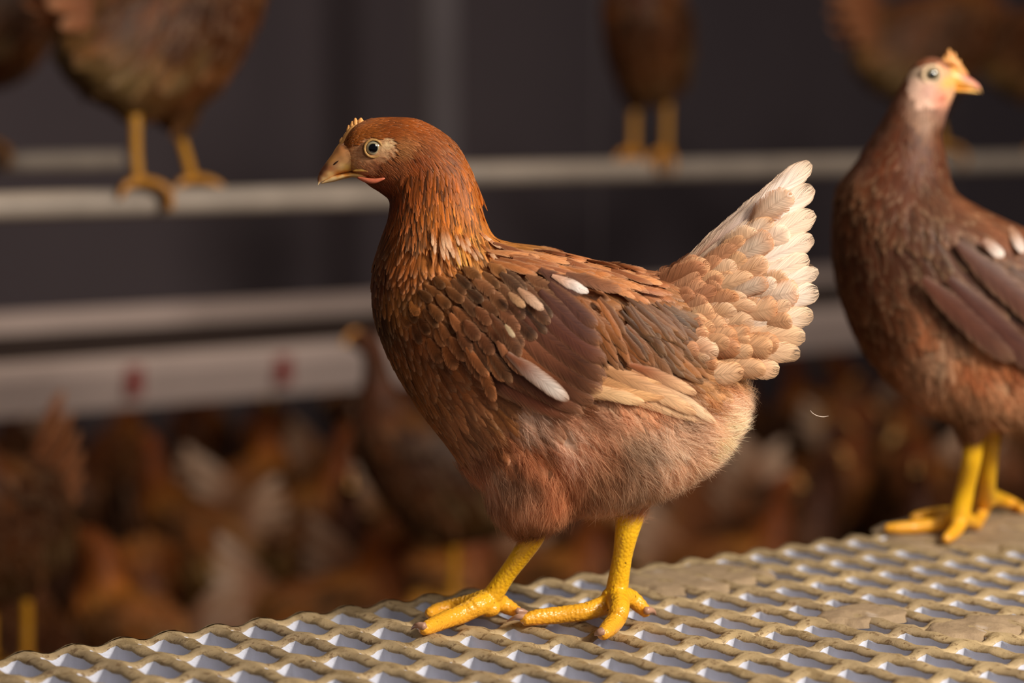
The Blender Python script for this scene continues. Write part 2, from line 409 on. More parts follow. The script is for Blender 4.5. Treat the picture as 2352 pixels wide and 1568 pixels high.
def plumage(co, no, fs, fld, cover=5.0, bald=None, size=1.0, down_per=22, fraymult=1.0, nu=5, nv=7, mot=0.22, downtufts=1.0, scale=SC, lift=0.10, wn=0.00017):
    """feathers and down over a skin; returns feather arrays and down arrays"""
    ctr, fn, ar, quad = tri_sample(co, fs)
    q = proj(ctr); fv = fld(q); ln = fv[:, 2]*scale*size; wd = fv[:, 3]*scale*size; dn = fv[:, 4]
    lam = ar*cover/(ln*wd)
    if bald is not None: lam[inpoly(q, bald)] = 0
    cnt = RNG.poisson(lam)
    idx = np.repeat(np.arange(len(ctr)), cnt)
    w = RNG.dirichlet((1, 1, 1, 1), len(idx)); a, b, c, d = quad
    p = a[idx]*w[:, :1]+b[idx]*w[:, 1:2]+c[idx]*w[:, 2:3]+d[idx]*w[:, 3:]
    n = fn[idx]; q = proj(p); fv = fld(q)
    dx, dy = fv[:, 0], fv[:, 1]; nn = np.hypot(dx, dy)+1e-9
    D = np.stack([dx/nn, np.zeros(len(p)), -dy/nn], -1)
    D += RNG.normal(0, 0.10, D.shape)
    D -= n*(D*n).sum(1)[:, None]; D /= np.linalg.norm(D, axis=1)[:, None]+1e-9
    ln = fv[:, 2]*scale*size*(0.8+0.4*RNG.random(len(p))); wd = fv[:, 3]*scale*size*(0.8+0.4*RNG.random(len(p)))
    patch = nz3(p, 34); patch2 = nz3(p, 90)
    col = np.clip(fv[:, 5:8]*(1+mot*(RNG.random(len(p))-0.5)*2+0.45*patch+0.25*patch2)[:, None], 0.003, 0.95)
    isd = RNG.random(len(p)) < np.clip(fv[:, 4]*1.0, 0, .8)
    k = ~isd
    # start each feather a little before its place so it covers it
    fe = feather_batch(p[k]-D[k]*ln[k][:, None]*0.35, n[k], D[k], ln[k], wd[k], col[k], np.clip(0.25+0.5*RNG.random(k.sum()), 0, 1), np.clip(ln[k]/0.00045, 14, 90), nu=nu, nv=nv, fray=0.22*fraymult, lift=lift)
    dw = None
    if downtufts > 1.5:
        lam = ar*np.clip(fld(proj(ctr))[:, 4]-.25, 0, 1)*downtufts/(0.006**2)
        i2 = np.repeat(np.arange(len(ctr)), RNG.poisson(lam)); w2 = RNG.dirichlet((1, 1, 1, 1), len(i2))
        p2 = a2 = quad[0][i2]*w2[:, :1]+quad[1][i2]*w2[:, 1:2]+quad[2][i2]*w2[:, 2:3]+quad[3][i2]*w2[:, 3:]; n2 = fn[i2]; f2 = fld(proj(p2))
        D2 = np.stack([f2[:, 0], f2[:, 0]*0, -f2[:, 1]], -1)+RNG.normal(0, .16, p2.shape)+.25*nz3(p2, 60)[:, None]*np.array([1, 0, .6])
        D2 -= n2*(D2*n2).sum(1)[:, None]; D2 /= np.linalg.norm(D2, axis=1)[:, None]+1e-9
        pt2 = nz3(p2, 34); c2 = np.clip(f2[:, 5:8]*(.97+.55*pt2+.4*(RNG.random(len(p2))-.5))[:, None], .003, .9)
        dw = strands(p2, n2, D2, f2[:, 2]*scale*.8, c2, per=down_per, width=wn)
    elif isd.any():
        sel = np.where(isd)[0]
        dw = strands(p[sel]-D[sel]*ln[sel][:, None]*0.3, n[sel], D[sel], ln[sel]*0.72, col[sel]*1.0, per=down_per, width=wn)
    return fe, dw

class Drape:
    """lays feathers given by pixel paths on the near (side=-1) or far (side=+1) flank of a body"""
    def __init__(s, co, fs, Yc=0.0):
        s.b = BVHTree.FromPolygons([tuple(map(float, v)) for v in co], fs); s.Yc = Yc
    def y(s, pt, side):
        h = s.b.ray_cast(Vector((float(pt[0]), s.Yc+side*0.5, float(pt[2]))), Vector((0, -side, 0)))
        return None if h[0] is None else h[0][1]
    def feather(s, b, t, w, cb, ct, off=0.002, lift=0.0, side=-1, bend=0.0, nv=12, nu=7, pale=0.5, freq=60, edge=None, curve=0.12, Yabs=None, fray=0.12, narrow=0.35, tip=0.62):
        b = np.array(b, float); t = np.array(t, float); d = t-b; Ln = np.hypot(*d); nr = np.array([-d[1], d[0]])/Ln
        V = []; uv = []; cc = []; last = None
        tv = 1-(1-np.linspace(0, 1, nv))**1.6; lw = leaf(tv, narrow, tip)
        cb = lin(cb); ct = lin(ct); ed = lin(edge) if edge is not None else None
        rows = []
        for j in range(nv):
            v = tv[j]; c = b+d*v+nr*bend*Ln*4*v*(1-v)
            row = []
            for i in range(nu):
                u = -1+2*i/(nu-1); fr = 1-(fray*random.random() if i in (0, nu-1) else 0)
                q = c+nr*w/2*lw[j]*u*fr
                X = P(q[0], q[1], s.Yc)
                if Yabs is None:
                    y = s.y(X, side)
                    row.append((X, y, u))
                else: row.append((X, Yabs[0]+(Yabs[1]-Yabs[0])*v, u))
            rows.append(row)
        ys = [np.mean([r[1] for r in row if r[1] is not None]) if any(r[1] is not None for r in row) else None for row in rows]
        for j in range(nv):
            if ys[j] is None: ys[j] = next((ys[k] for k in list(range(j-1, -1, -1))+list(range(j+1, nv)) if ys[k] is not None), s.Yc)
        # smooth the row heights
        for _ in range(2): ys = [ys[0]]+[(ys[k-1]+2*ys[k]+ys[k+1])/4 for k in range(1, nv-1)]+[ys[-1]]
        for j in range(nv):
            v = tv[j]
            for (X, y, u) in rows[j]:
                Y = ys[j] if (y is None or Yabs is not None) else 0.5*y+0.5*ys[j]
                Y += side*(off+lift*v-curve*w*SC*u*u*0.5)
                if Yabs is not None: Y = s.Yc+side*(abs(ys[j])+0.0)-side*curve*w*SC*u*u*0.5
                # keep the pixel place on the nearer plane
                k = (Y-CAM[1])/(X[1]-CAM[1]); Z = CAM+(X-CAM)*(k if side < 0 else 1.0); Z[1] = Y
                V.append(Z); uv.append(((u+1)/2, v))
                m = min(1, max(0, (v-0.25)/0.5)); col = cb*(1-m)+ct*m
                if ed is not None:
                    e = max(abs(u), v**3)**3; col = col*(1-e)+ed*e
                cc.append(col)
        F = strip_grid(nu, nv)
        var = np.tile(np.array([[random.random(), freq/100, pale]]), (len(V), 1))
        return np.array(V), F, np.array(uv), np.array(cc), var

def cmesh(name, VF, mat, parent, colf=None, origin=(0, 0, 0), smooth=True):
    V, F = VF; V = np.array(V, float)
    col = colf(proj(V)) if colf is not None else None
    return mk(name, V, F, mat, parent, col=col, smooth=smooth, loc=origin)
def colfield(tab):
    f = field([(x, y, 0, 1, 1, 0, c) for x, y, c in tab], 16)
    return lambda q: f(q)[:, 5:8]

def eye_obj(px, r, Y, parent, origin, side=-1, name='eye', squash=0.55, Yc=0.0):
    """an eyeball dome: iris and pupil by angle from its axis"""
    c = P(px[0], px[1], Y); nu = 28; nv = 14; V = []; uv = []; F = []
    for j in range(nv+1):
        a = (math.pi*0.62)*j/nv
        for k in range(nu):
            t = 2*math.pi*k/nu
            V.append(c+np.array([math.sin(a)*math.cos(t)*r, side*math.cos(a)*r*squash, math.sin(a)*math.sin(t)*r])); uv.append((min(1, math.sin(min(a, math.pi/2))), 0))
    for j in range(nv):
        for k in range(nu): F.append([j*nu+k, j*nu+(k+1) % nu, (j+1)*nu+(k+1) % nu, (j+1)*nu+k])
    F.append([nv*nu+k for k in range(nu)])
    return mk(name, V, F, EYE, parent, uv=np.array(uv), loc=origin)
def lid_obj(px, r0, r1, Y, parent, origin, side=-1, rx=1.0, bulge=0.0012, mat=None):
    c = P(px[0], px[1], Y); V = []; F = []; n = 32; m = 8
    for k in range(n):
        t = 2*math.pi*k/n; sx = rx if math.cos(t) > 0 else 1.0
        for j in range(m):
            a = 2*math.pi*j/m; rr = (r0+r1)/2+(r1-r0)/2*math.cos(a)
            V.append(c+np.array([math.cos(t)*rr*sx, side*math.sin(a)*bulge, math.sin(t)*rr]))
    for k in range(n):
        for j in range(m): F.append([k*m+j, k*m+(j+1) % m, ((k+1) % n)*m+(j+1) % m, ((k+1) % n)*m+j])
    return mk('eyelid', V, F, mat or EYELID, parent, loc=origin)

# ------------------------------------------------------------------ the setting
FLOOR_Z = -0.60
def dirt_mat():
    m, nt, b = nmat('litter')
    tc = N(nt, 'ShaderNodeTexCoord'); n1 = N(nt, 'ShaderNodeTexNoise', Scale=18.0, Detail=8.0); L(nt, tc.outputs['Object'], n1.inputs['Vector'])
    L(nt, mixc(nt, n1.outputs[0], lin((38, 22, 14)), lin((92, 60, 38))), b.inputs['Base Color']); b.inputs['Roughness'].default_value = 0.95
    bp = N(nt, 'ShaderNodeBump', Strength=0.8, Distance=0.01); L(nt, n1.outputs[0], bp.inputs['Height']); L(nt, bp.outputs[0], b.inputs['Normal'])
    return m
LITTER = dirt_mat()
def wall_mat():
    m, nt, b = nmat('barn_wall')
    tc = N(nt, 'ShaderNodeTexCoord'); n1 = N(nt, 'ShaderNodeTexNoise', Scale=1.3, Detail=5.0); L(nt, tc.outputs['Object'], n1.inputs['Vector'])
    L(nt, mixc(nt, n1.outputs[0], lin((84, 74, 82)), lin((104, 92, 96))), b.inputs['Base Color']); b.inputs['Roughness'].default_value = 0.85
    return m
WALLM = wall_mat()
def box(c, ux, uy, uz, hx, hy, hz):
    V = [np.array(c)+ux*hx*i+uy*hy*j+uz*hz*k for k in (-1, 1) for j in (-1, 1) for i in (-1, 1)]
    return V, [[0, 2, 3, 1], [4, 5, 7, 6], [0, 1, 5, 4], [2, 6, 7, 3], [0, 4, 6, 2], [1, 3, 7, 5]]
ZV = np.array([0, 0, 1.0])
WC = np.array([0.0, 4.75, 0.0])               # a point of the far wall
fl = mk('floor', *box(np.array([0, 3.5, FLOOR_Z-0.05]), AX, AN, ZV, 9, 7, 0.05), LITTER, smooth=False); tag(fl, kind='structure')
wl = mk('wall_back', *box(WC+AN*0.1+ZV*1.4, AX, AN, ZV, 9, 0.1, 2.1), WALLM, smooth=False); tag(wl, kind='structure')
POSTM = simple('galvanised_post', (112, 104, 108), 0.6, 0.4, 0.1, 6)
PIPE = simple('perch_steel', (160, 146, 134), 0.45, 0.4, 0.2, 14)
TROUGH = simple('trough_plastic', (208, 186, 178), 0.5, 0.4, 0.08, 8)
TROUGH_SHADE = simple('trough_shade', (62, 50, 46), 0.8, 0.2, 0.1, 8)  # near-black colour paints the shade inside the trough
REDP = simple('red_plastic', (140, 60, 55), 0.5, 0.4, 0.1, 10)
pt = PD(1002, 200, 5.3)
po = mk('support_post', *box(np.array([pt[0], pt[1], 1.3]), AX, AN, ZV, 0.040, 0.03, 1.9), POSTM, smooth=False)
tag(po, 'upright grey steel post against the dark back wall above the main hen', 'post')

# perches -----------------------------------------------------------
def perch(px, depth, r, t0, t1, label, group=None, name='perch_rail'):
    c = PD(px[0], px[1], depth); n = 24
    pts = [c+AX*t for t in np.linspace(t0, t1, 8)]
    V, F = tube(pts, [r]*8, n=n, sub=1, cap=True)
    o = mk(name, V, F, PIPE, loc=c); o.location = [float(x) for x in c]; tag(o, label, 'perch', group); return c
P1 = perch((450, 462), 2.80, 0.0165, -1.6, 0.33, 'pale steel perch pipe under the feet of the hen at upper left')
P2 = perch((1500, 390), 3.70, 0.0165, -0.42, 1.6, 'grey steel perch pipe running behind the tail, right of the post')
P3 = perch((60, 372), 3.35, 0.014, -1.0, 0.145, 'short end of a pale perch pipe behind the legs of the upper left hen')
P4 = perch((500, 1490), 3.05, 0.016, -1.0, 0.45, 'low perch pipe on the far side of the platform, below its edge')

# feeder trough -----------------------------------------------------
def trough():
    c = PD(440, 790, 4.2); Ls0, Ls1 = -1.7, 2.4
    # profile across (towards AN, up): high rear wall, open channel, lower front wall with rolled lip
    prof = [(-0.075, 0.0), (-0.083, -0.002), (-0.085, -0.012), (-0.078, -0.016), (-0.060, -0.075), (0.050, -0.075), (0.056, -0.045), (0.055, -0.040), (0.062, -0.040), (0.065, -0.046), (0.060, -0.083), (-0.066, -0.083), (-0.090, -0.02), (-0.090, 0.002), (-0.080, 0.008), (-0.072, 0.006)]
    V = []; F = []; n = len(prof)
    for t in (Ls0, Ls1):
        for a, z in prof: V.append(AX*t+AN*a+ZV*(z-0.01))
    for k in range(n): F.append([k, (k+1) % n, n+(k+1) % n, n+k])
    F.append(list(range(n))[::-1]); F.append(list(range(n, 2*n)))
    root = empty('feeder_trough', c, 'long pale plastic feed trough hanging above the crowd at left', 'feeder')
    mk('trough_channel', V, F, TROUGH, root, smooth=False)
    # dark board painted as the shaded gap, with the splash board behind
    mk('trough_shade_board', *box(AN*0.084+ZV*(-0.012)+AX*(Ls0+Ls1)/2, AX, AN, ZV, (Ls1-Ls0)/2, 0.004, 0.040), TROUGH_SHADE, root, smooth=False)
    b = mk('splash_board', *box(AN*0.11+ZV*0.040+AX*(Ls0+Ls1)/2, AX, AN, ZV, (Ls1-Ls0)/2, 0.006, 0.022), TROUGH, root, smooth=False)
    for t in (-0.16, 0.13):
        mk('red_clip', *box(AN*(-0.092)+ZV*(-0.045)+AX*t, AX, AN, ZV, 0.014, 0.006, 0.024), REDP, root, smooth=False)
    for t in (-0.9, 0.9, 1.9):
        mk('hanger_wire', *tube([AX*t+ZV*0.04, AX*t+ZV*2.2], [0.002, 0.002], n=8, sub=1), POSTM, root)
    return root
trough()

# ------------------------------------------------------------------ slatted platform
def grid_mat():
    m, nt, b = nmat('slat_plastic')
    tc = N(nt, 'ShaderNodeTexCoord'); sx = N(nt, 'ShaderNodeSeparateXYZ'); L(nt, tc.outputs['Object'], sx.inputs[0])
    n1 = N(nt, 'ShaderNodeTexNoise', Scale=45.0, Detail=6.0, Roughness=0.65); L(nt, tc.outputs['Object'], n1.inputs['Vector'])
    n2 = N(nt, 'ShaderNodeTexNoise', Scale=170.0, Detail=5.0, Roughness=0.7); L(nt, tc.outputs['Object'], n2.inputs['Vector'])
    n3 = N(nt, 'ShaderNodeTexNoise', Scale=9.0, Detail=3.0); L(nt, tc.outputs['Object'], n3.inputs['Vector'])
    tan = mixc(nt, n1.outputs[0], lin((112, 92, 66)), lin((190, 166, 130)))
    tan = mixc(nt, math_n(nt, 'MULTIPLY_ADD', n3.outputs[0], 2.0, -0.75, clamp=True), tan, lin((198, 172, 128)))
    s1 = N(nt, 'ShaderNodeMapRange'); L(nt, n2.outputs[0], s1.inputs[0]); s1.inputs[1].default_value = 0.55; s1.inputs[2].default_value = 0.63
    tan = mixc(nt, math_n(nt, 'MULTIPLY', s1.outputs[0], 0.75), tan, lin((92, 64, 36)))
    s2 = N(nt, 'ShaderNodeMapRange'); L(nt, n1.outputs[0], s2.inputs[0]); s2.inputs[1].default_value = 0.54; s2.inputs[2].default_value = 0.60
    tan = mixc(nt, math_n(nt, 'MULTIPLY', s2.outputs[0], 0.5), tan, lin((110, 88, 52)))
    ka = N(nt, 'ShaderNodeAttribute', _attribute_name='Col')
    zz = math_n(nt, 'ADD', ka.outputs['Fac'], math_n(nt, 'MULTIPLY_ADD', n2.outputs[0], 0.8, -0.4))
    f = N(nt, 'ShaderNodeMapRange'); L(nt, zz, f.inputs[0]); f.inputs[1].default_value = 0.25; f.inputs[2].default_value = 0.45
    white = mixc(nt, n1.outputs[0], lin((196, 198, 212)), lin((222, 224, 238)))
    L(nt, mixc(nt, f.outputs[0], white, tan), b.inputs['Base Color'])
    b.inputs['Roughness'].default_value = 0.5; b.inputs['Specular IOR Level'].default_value = 0.35
    bp = N(nt, 'ShaderNodeBump', Strength=0.5, Distance=0.0012); L(nt, n2.outputs[0], bp.inputs['Height']); L(nt, bp.outputs[0], b.inputs['Normal'])
    return m
GRIDM = grid_mat()
EA = G(95, 1492); EB = G(2300, 1182)
Uh = (EB-EA)/np.linalg.norm(EB-EA); Vh = np.array([Uh[1], -Uh[0], 0]); ul = 0.0358; vl = 0.0560
def platform():
    rodw, stw = 0.0124, 0.0092            # widths of the V rods and the U strands
    # a crossing of the outer edge strand shows at this pixel
    q = G(700, 1408); O0 = EA+Uh*np.dot(q-EA, Uh); je = 0
    V = []; F = []; K = []
    M = 24; rings = 5
    hu, hv = (ul-rodw)/2, (vl-stw)/2
    def top(u, v):   # height of the crown line at the outer boundary of a cell: rods level, strands between them sag
        su = abs(u-round(u)); onrod = math.exp(-(su*ul/0.007)**2)
        return -0.0034*(math.sin(math.pi*u)**2)*(1-onrod)+0.0007*onrod*math.cos(4*math.pi*v)
    cells = []
    for i in range(-40, 70):
        for j in range(-30, 40):
            if j < 0 or j > 8 or i < -15 or i > 23: continue
            cells.append((i, j))
    random.seed(3)
    for (i, j) in cells:
        base = len(V); org = O0+Uh*ul*i+Vh*vl*j
        jit = random.uniform(-0.0006, 0.0006)
        # corner fillets differ a little from hole to hole
        ex = random.uniform(6.0, 14.0)
        for r in range(rings+3):
            for k in range(M):
                t = 2*math.pi*k/M; co, si = math.cos(t), math.sin(t)
                q = max(abs(co), abs(si)); sqx, sqy = co/q, si/q
                qe = (abs(co)**ex+abs(si)**ex)**(-1/ex); hx, hy = co*qe*hu*0.98, si*qe*hv*0.985
                X0, Y0 = sqx*ul/2, sqy*vl/2
                if r < rings:
                    a = r/(rings-1); X = X0*(1-a)+hx*a; Y = Y0*(1-a)+hy*a
                    uu = X/ul+0.5; vv = Y/vl+0.5
                    z = top(X0/ul+0.5, Y0/vl+0.5)-0.0026*a**2.2+jit*a+0.0005*noise.noise(Vector((i*3.1+X*180, j*2.7+Y*180, 0)))*(0 if r == 0 else 1)
                elif r == rings: X, Y, z = hx*0.99, hy*0.99, top(X0/ul+0.5, Y0/vl+0.5)-0.0024-0.0016
                elif r == rings+1: X, Y, z = hx, hy, -0.012
                else: X, Y, z = hx*1.02, hy*1.01, -0.030
                V.append(org+Uh*(X+ul/2)+Vh*(Y+vl/2)+ZV*z); K.append(1.0 if r < rings else 0.0)
        for r in range(rings+2):
            for k in range(M):
                k2 = (k+1) % M
                F.append([base+r*M+k, base+r*M+k2, base+(r+1)*M+k2, base+(r+1)*M+k])
    # outer rolled edge
    imin = min(i for i, j in cells if j == je); imax = max(i for i, j in cells if j == je)
    n = 10; steps = (imax-imin+1)*8
    prof = [(-0.0000, 0.0), (-0.002, -0.0006), (-0.0038, -0.0022), (-0.0048, -0.005), (-0.005, -0.009), (-0.005, -0.030)]
    b0 = len(V)
    for s in range(steps+1):
        u = imin+s/8; 
        for (a, z) in prof:
            zz = top(u, 0)+z if z > -0.02 else z
            wid = 1+0.7*math.cos(math.pi*u)**4
            V.append(O0+Uh*ul*u+Vh*(vl*je+a*wid)+ZV*(zz+0.0006)); K.append(1.0 if z > -0.0085 else 0.0)
    m = len(prof)
    for s in range(steps):
        for k in range(m-1): F.append([b0+s*m+k, b0+s*m+k+1, b0+(s+1)*m+k+1, b0+(s+1)*m+k])
    nF = len(F)
    imid = []
    K = np.array(K); o = mk('slatted_platform', V, F, GRIDM, col=np.stack([K, K, K], -1))
    tag(o, 'dirty beige plastic slatted platform with rectangular holes that the hens stand on', 'platform')
    for (a, b_) in ((-12, .8), (-12, 7.5), (4, .8), (4, 7.5), (20, .8), (20, 7.5)):
        c_ = O0+Uh*ul*(a+.5)+Vh*vl*(b_)
        mk('support_leg', *box(np.array([c_[0], c_[1], (FLOOR_Z-.03)/2]), Uh, Vh, ZV, .012, .012, (-.03-FLOOR_Z)/2), POSTM, o, smooth=False)
    ed = proj(O0+Vh*vl*je), proj(O0+Vh*vl*je+Uh*0.8); print('edge', ed, 'cells', len(cells), 'v', len(V))
    return O0, je
LO, JE = platform()

# dried droppings caked over some holes ------------------------------
def caked_mat():
    m, nt, b = nmat('caked_droppings')
    tc = N(nt, 'ShaderNodeTexCoord'); n1 = N(nt, 'ShaderNodeTexNoise', Scale=70.0, Detail=8.0, Roughness=0.7); L(nt, tc.outputs['Object'], n1.inputs['Vector'])
    n2 = N(nt, 'ShaderNodeTexNoise', Scale=25.0, Detail=3.0); L(nt, tc.outputs['Object'], n2.inputs['Vector'])
    c = mixc(nt, n1.outputs[0], lin((104, 82, 62)), lin((186, 160, 126)))
    w = N(nt, 'ShaderNodeMapRange'); L(nt, n2.outputs[0], w.inputs[0]); w.inputs[1].default_value = 0.62; w.inputs[2].default_value = 0.7
    c = mixc(nt, math_n(nt, 'MULTIPLY', w.outputs[0], 0.55), c, lin((205, 190, 180)))
    L(nt, c, b.inputs['Base Color']); b.inputs['Roughness'].default_value = 0.8
    bp = N(nt, 'ShaderNodeBump', Strength=0.9, Distance=0.002); L(nt, n1.outputs[0], bp.inputs['Height']); L(nt, bp.outputs[0], b.inputs['Normal'])
    return m
CAKED = caked_mat()
def cake(px, py, ru, rv, label, seed, h=0.004):
    c = G(px, py); V = []; F = []; nr, na = 10, 40
    for r in range(nr+1):
        f = r/nr
        for k in range(na):
            t = 2*math.pi*k/na
            wob = 1+0.28*noise.noise(Vector((math.cos(t)*1.6, math.sin(t)*1.6, seed)))+0.12*noise.noise(Vector((math.cos(t)*5, math.sin(t)*5, seed)))
            X = math.cos(t)*ru*f*wob; Y = math.sin(t)*rv*f*wob
            z = -0.0012+h*(1-f**3)*(0.45+0.9*noise.noise(Vector((X*60, Y*60, seed)))) if f < 1 else -0.006
            V.append(Uh*X+Vh*Y+ZV*z)
    for r in range(nr):
        for k in range(na): F.append([r*na+k, (r+1)*na+k, (r+1)*na+(k+1) % na, r*na+(k+1) % na])
    o = mk('dried_droppings', V, F, CAKED); o.location = [float(x) for x in c]
    tag(o, label, 'droppings'); return o
cake(1985, 1402, 0.040, 0.026, 'crusted grey brown droppings patch clogging the slats right of centre', 1.1)
cake(2235, 1432, 0.048, 0.028, 'flat crusted droppings patch clogging slats near the right border', 4.2)
cake(1610, 1318, 0.066, 0.045, 'smooth tan droppings patch filling slats near the edge behind the main hen', 7.7, 0.002)
cake(2290, 1205, 0.13, 0.085, 'broad grey droppings crust under the feet of the right hen', 9.3, 0.003)

# ------------------------------------------------------------------ HEN 1 (main)
H1O = G(1262, 1430, 0.0)
H1O = np.array([H1O[0], 0.0, 0.0])
B1 = [(806, 396, 787, 334, .0070), (826, 408, 801, 306, .0105), (850, 426, 823, 284, .0132), (872, 440, 860, 272, .0152), (886, 450, 905, 270, .0172),
      (894, 456, 955, 274, .0192), (897, 464, 1005, 297, .0212), (896, 480, 1047, 333, .0232), (893, 500, 1078, 386, .0252), (886, 525, 1095, 440, .0280),
      (874, 560, 1112, 505, .0340), (862, 600, 1142, 552, .0420), (857, 650, 1225, 570, .0520), (862, 722, 1320, 590, .0590), (893, 815, 1410, 612, .0630),
      (948, 915, 1475, 622, .0650), (1015, 1005, 1525, 632, .0650), (1100, 1105, 1580, 650, .0620), (1240, 1165, 1632, 690, .0580), (1400, 1168, 1670, 760, .0530),
      (1530, 1125, 1695, 830, .0460), (1625, 1065, 1708, 890, .0360), (1680, 1005, 1712, 930, .020)]
THIGH1 = [(1080, 1030, 1340, 1010, .042, -.012), (1108, 1090, 1345, 1090, .038, -.013), (1122, 1145, 1330, 1160, .032, -.012), (1142, 1180, 1292, 1192, .023, -.008), (1172, 1212, 1266, 1208, .014, -.004), (1198, 1226, 1252, 1222, .009, -.004)]
THIGH1B = [(1350, 1050, 1560, 1050, .034, .012), (1390, 1110, 1520, 1110, .026, .010), (1418, 1150, 1490, 1150, .015, .006), (1428, 1180, 1472, 1178, .008, .004)]
T1 = [  # x, y, direction, feather length, width, share of down, colour
 (835, 292, -25, 14, 4.5, 0, (172, 88, 38)), (860, 272, -10, 16, 4.5, 0, (168, 84, 34)), (910, 272, 5, 20, 5, 0, (160, 76, 30)), (965, 285, 22, 26, 5, 0, (158, 74, 28)),
 (1040, 340, 48, 34, 6, 0, (166, 80, 28)), (1085, 410, 66, 46, 7, 0, (176, 88, 32)), (1103, 480, 74, 60, 11, 0, (186, 98, 38)), (1125, 535, 48, 80, 13, 0, (196, 112, 52)), (1175, 562, 12, 100, 15, 0, (196, 120, 66)),
 (850, 308, 0, 13, 4.5, 0, (168, 86, 38)), (900, 300, 8, 18, 5, 0, (150, 70, 30)), (925, 350, 30, 20, 6, 0, (176, 108, 74)), (915, 385, 40, 18, 5, 0, (160, 84, 56)), (955, 380, 55, 28, 6, 0, (146, 66, 32)),
 (855, 415, 35, 13, 4.5, 0, (150, 74, 46)), (880, 435, 60, 16, 5, 0, (138, 60, 36)), (905, 460, 80, 26, 7, 0, (130, 56, 28)), (960, 430, 70, 36, 7, 0, (150, 70, 28)), (1020, 420, 65, 42, 7.5, 0, (172, 84, 28)),
 (930, 520, 90, 50, 12, 0, (146, 68, 28)), (1000, 520, 84, 58, 12, 0, (170, 86, 32)), (1055, 520, 70, 62, 12, 0, (184, 98, 40)), (1075, 580, 52, 70, 14, 0, (196, 122, 68)), (1130, 600, 30, 70, 18, 0, (172, 110, 62)),
 (872, 560, 94, 50, 14, 0, (116, 58, 28)), (866, 640, 90, 60, 18, 0, (112, 56, 28)), (868, 740, 78, 62, 20, 0, (84, 48, 24)), (925, 610, 88, 55, 17, 0, (164, 88, 38)), (1000, 600, 78, 58, 17, 0, (174, 104, 50)),  # breast-front entries carry the shade of that side in their colour
 (915, 690, 82, 52, 22, 0, (172, 106, 52)), (950, 780, 70, 55, 24, 0, (146, 81, 39)), (1015, 690, 66, 50, 24, 0, (140, 85, 45)), (1090, 670, 55, 52, 26, 0, (112, 71, 46)), (1200, 645, 42, 60, 28, 0, (106, 71, 50)),
 (1110, 770, 55, 60, 28, 0, (116, 67, 41)), (1220, 740, 50, 66, 30, 0, (100, 62, 43)), (1050, 860, 52, 66, 28, 0, (140, 79, 39)), (1150, 890, 42, 70, 30, 0, (136, 77, 39)), (1300, 850, 45, 80, 32, 0, (100, 58, 39)),
 (1240, 585, 10, 74, 22, 0, (176, 106, 60)), (1380, 615, 14, 74, 24, 0, (158, 94, 56)), (1480, 638, 14, 64, 22, 0, (150, 90, 56)), (1420, 675, 28, 70, 26, 0, (132, 85, 46)), (1500, 725, 45, 70, 26, 0, (122, 75, 41)),
 (1400, 750, 58, 80, 24, 0, (164, 98, 52)), (1450, 830, 50, 80, 26, 0, (138, 81, 43)), (1560, 755, 42, 76, 26, 0.05, (128, 79, 45)), (1590, 675, 5, 70, 26, 0.1, (170, 116, 73)), (1600, 635, -40, 60, 22, 0.4, (190, 140, 110)),
 (1650, 720, 8, 75, 30, 0, (196, 144, 91)), (1600, 830, 38, 80, 28, 0.1, (164, 104, 60)), (1670, 820, 22, 75, 28, 0.2, (200, 152, 100)), (1620, 900, 32, 76, 26, 0.4, (184, 129, 82)),
 (920, 860, 72, 58, 20, 0, (128, 75, 35)), (980, 940, 62, 58, 20, 0, (152, 92, 46)), (1050, 1010, 60, 58, 20, 0.2, (172, 110, 67)), (1100, 1085, 72, 55, 20, 0.8, (190, 136, 104)),
 (1150, 960, 46, 74, 26, 0.25, (170, 106, 58)), (1280, 965, 50, 70, 22, 0.6, (204, 152, 120)), (1240, 1040, 60, 70, 24, 0.6, (182, 114, 74)), (1350, 1000, 55, 66, 22, 0.8, (212, 162, 128)), (1180, 1150, 86, 62, 18, 0.95, (186, 136, 104)),
 (1210, 1215, 92, 56, 18, 1, (162, 114, 80)), (1300, 1110, 88, 66, 20, 0.9, (186, 126, 88)), (1380, 1080, 75, 66, 20, 0.95, (204, 154, 118)), (1450, 1000, 50, 66, 20, 0.9, (224, 186, 154)), (1600, 970, 14, 62, 20, 0.95, (228, 192, 162)),
 (1690, 950, 2, 60, 18, 1, (230, 198, 170)), (1655, 1050, 38, 60, 18, 1, (222, 188, 158)), (1550, 1110, 66, 60, 18, 1, (214, 176, 146)), (1430, 1150, 96, 60, 18, 1, (206, 166, 134)), (1480, 920, 40, 70, 22, 0.6, (204, 150, 112)),
 (1212, 952, 50, 66, 22, .6, (226, 188, 164)), (1302, 1000, 55, 66, 22, .8, (230, 196, 172)), (1392, 1035, 60, 66, 20, .85, (192, 138, 102)), (1510, 1015, 45, 66, 20, .9, (230, 200, 174)), (1122, 1095, 80, 56, 20, .8, (212, 168, 138)), (1150, 1035, 62, 60, 22, .5, (172, 106, 66)), (1335, 935, 30, 50, 22, .5, (150, 94, 62))]
T1 = [(x, y, a, l, w, d, (c[0]*.97, c[1]*1.02, c[2]*.86) if y < 600 and x < 1200 else c) for x, y, a, l, w, d, c in T1]
FACE1 = [(783, 320), (800, 338), (822, 332), (838, 316), (905, 316), (917, 342), (906, 362), (880, 380), (872, 400), (850, 404), (800, 408), (765, 395)]
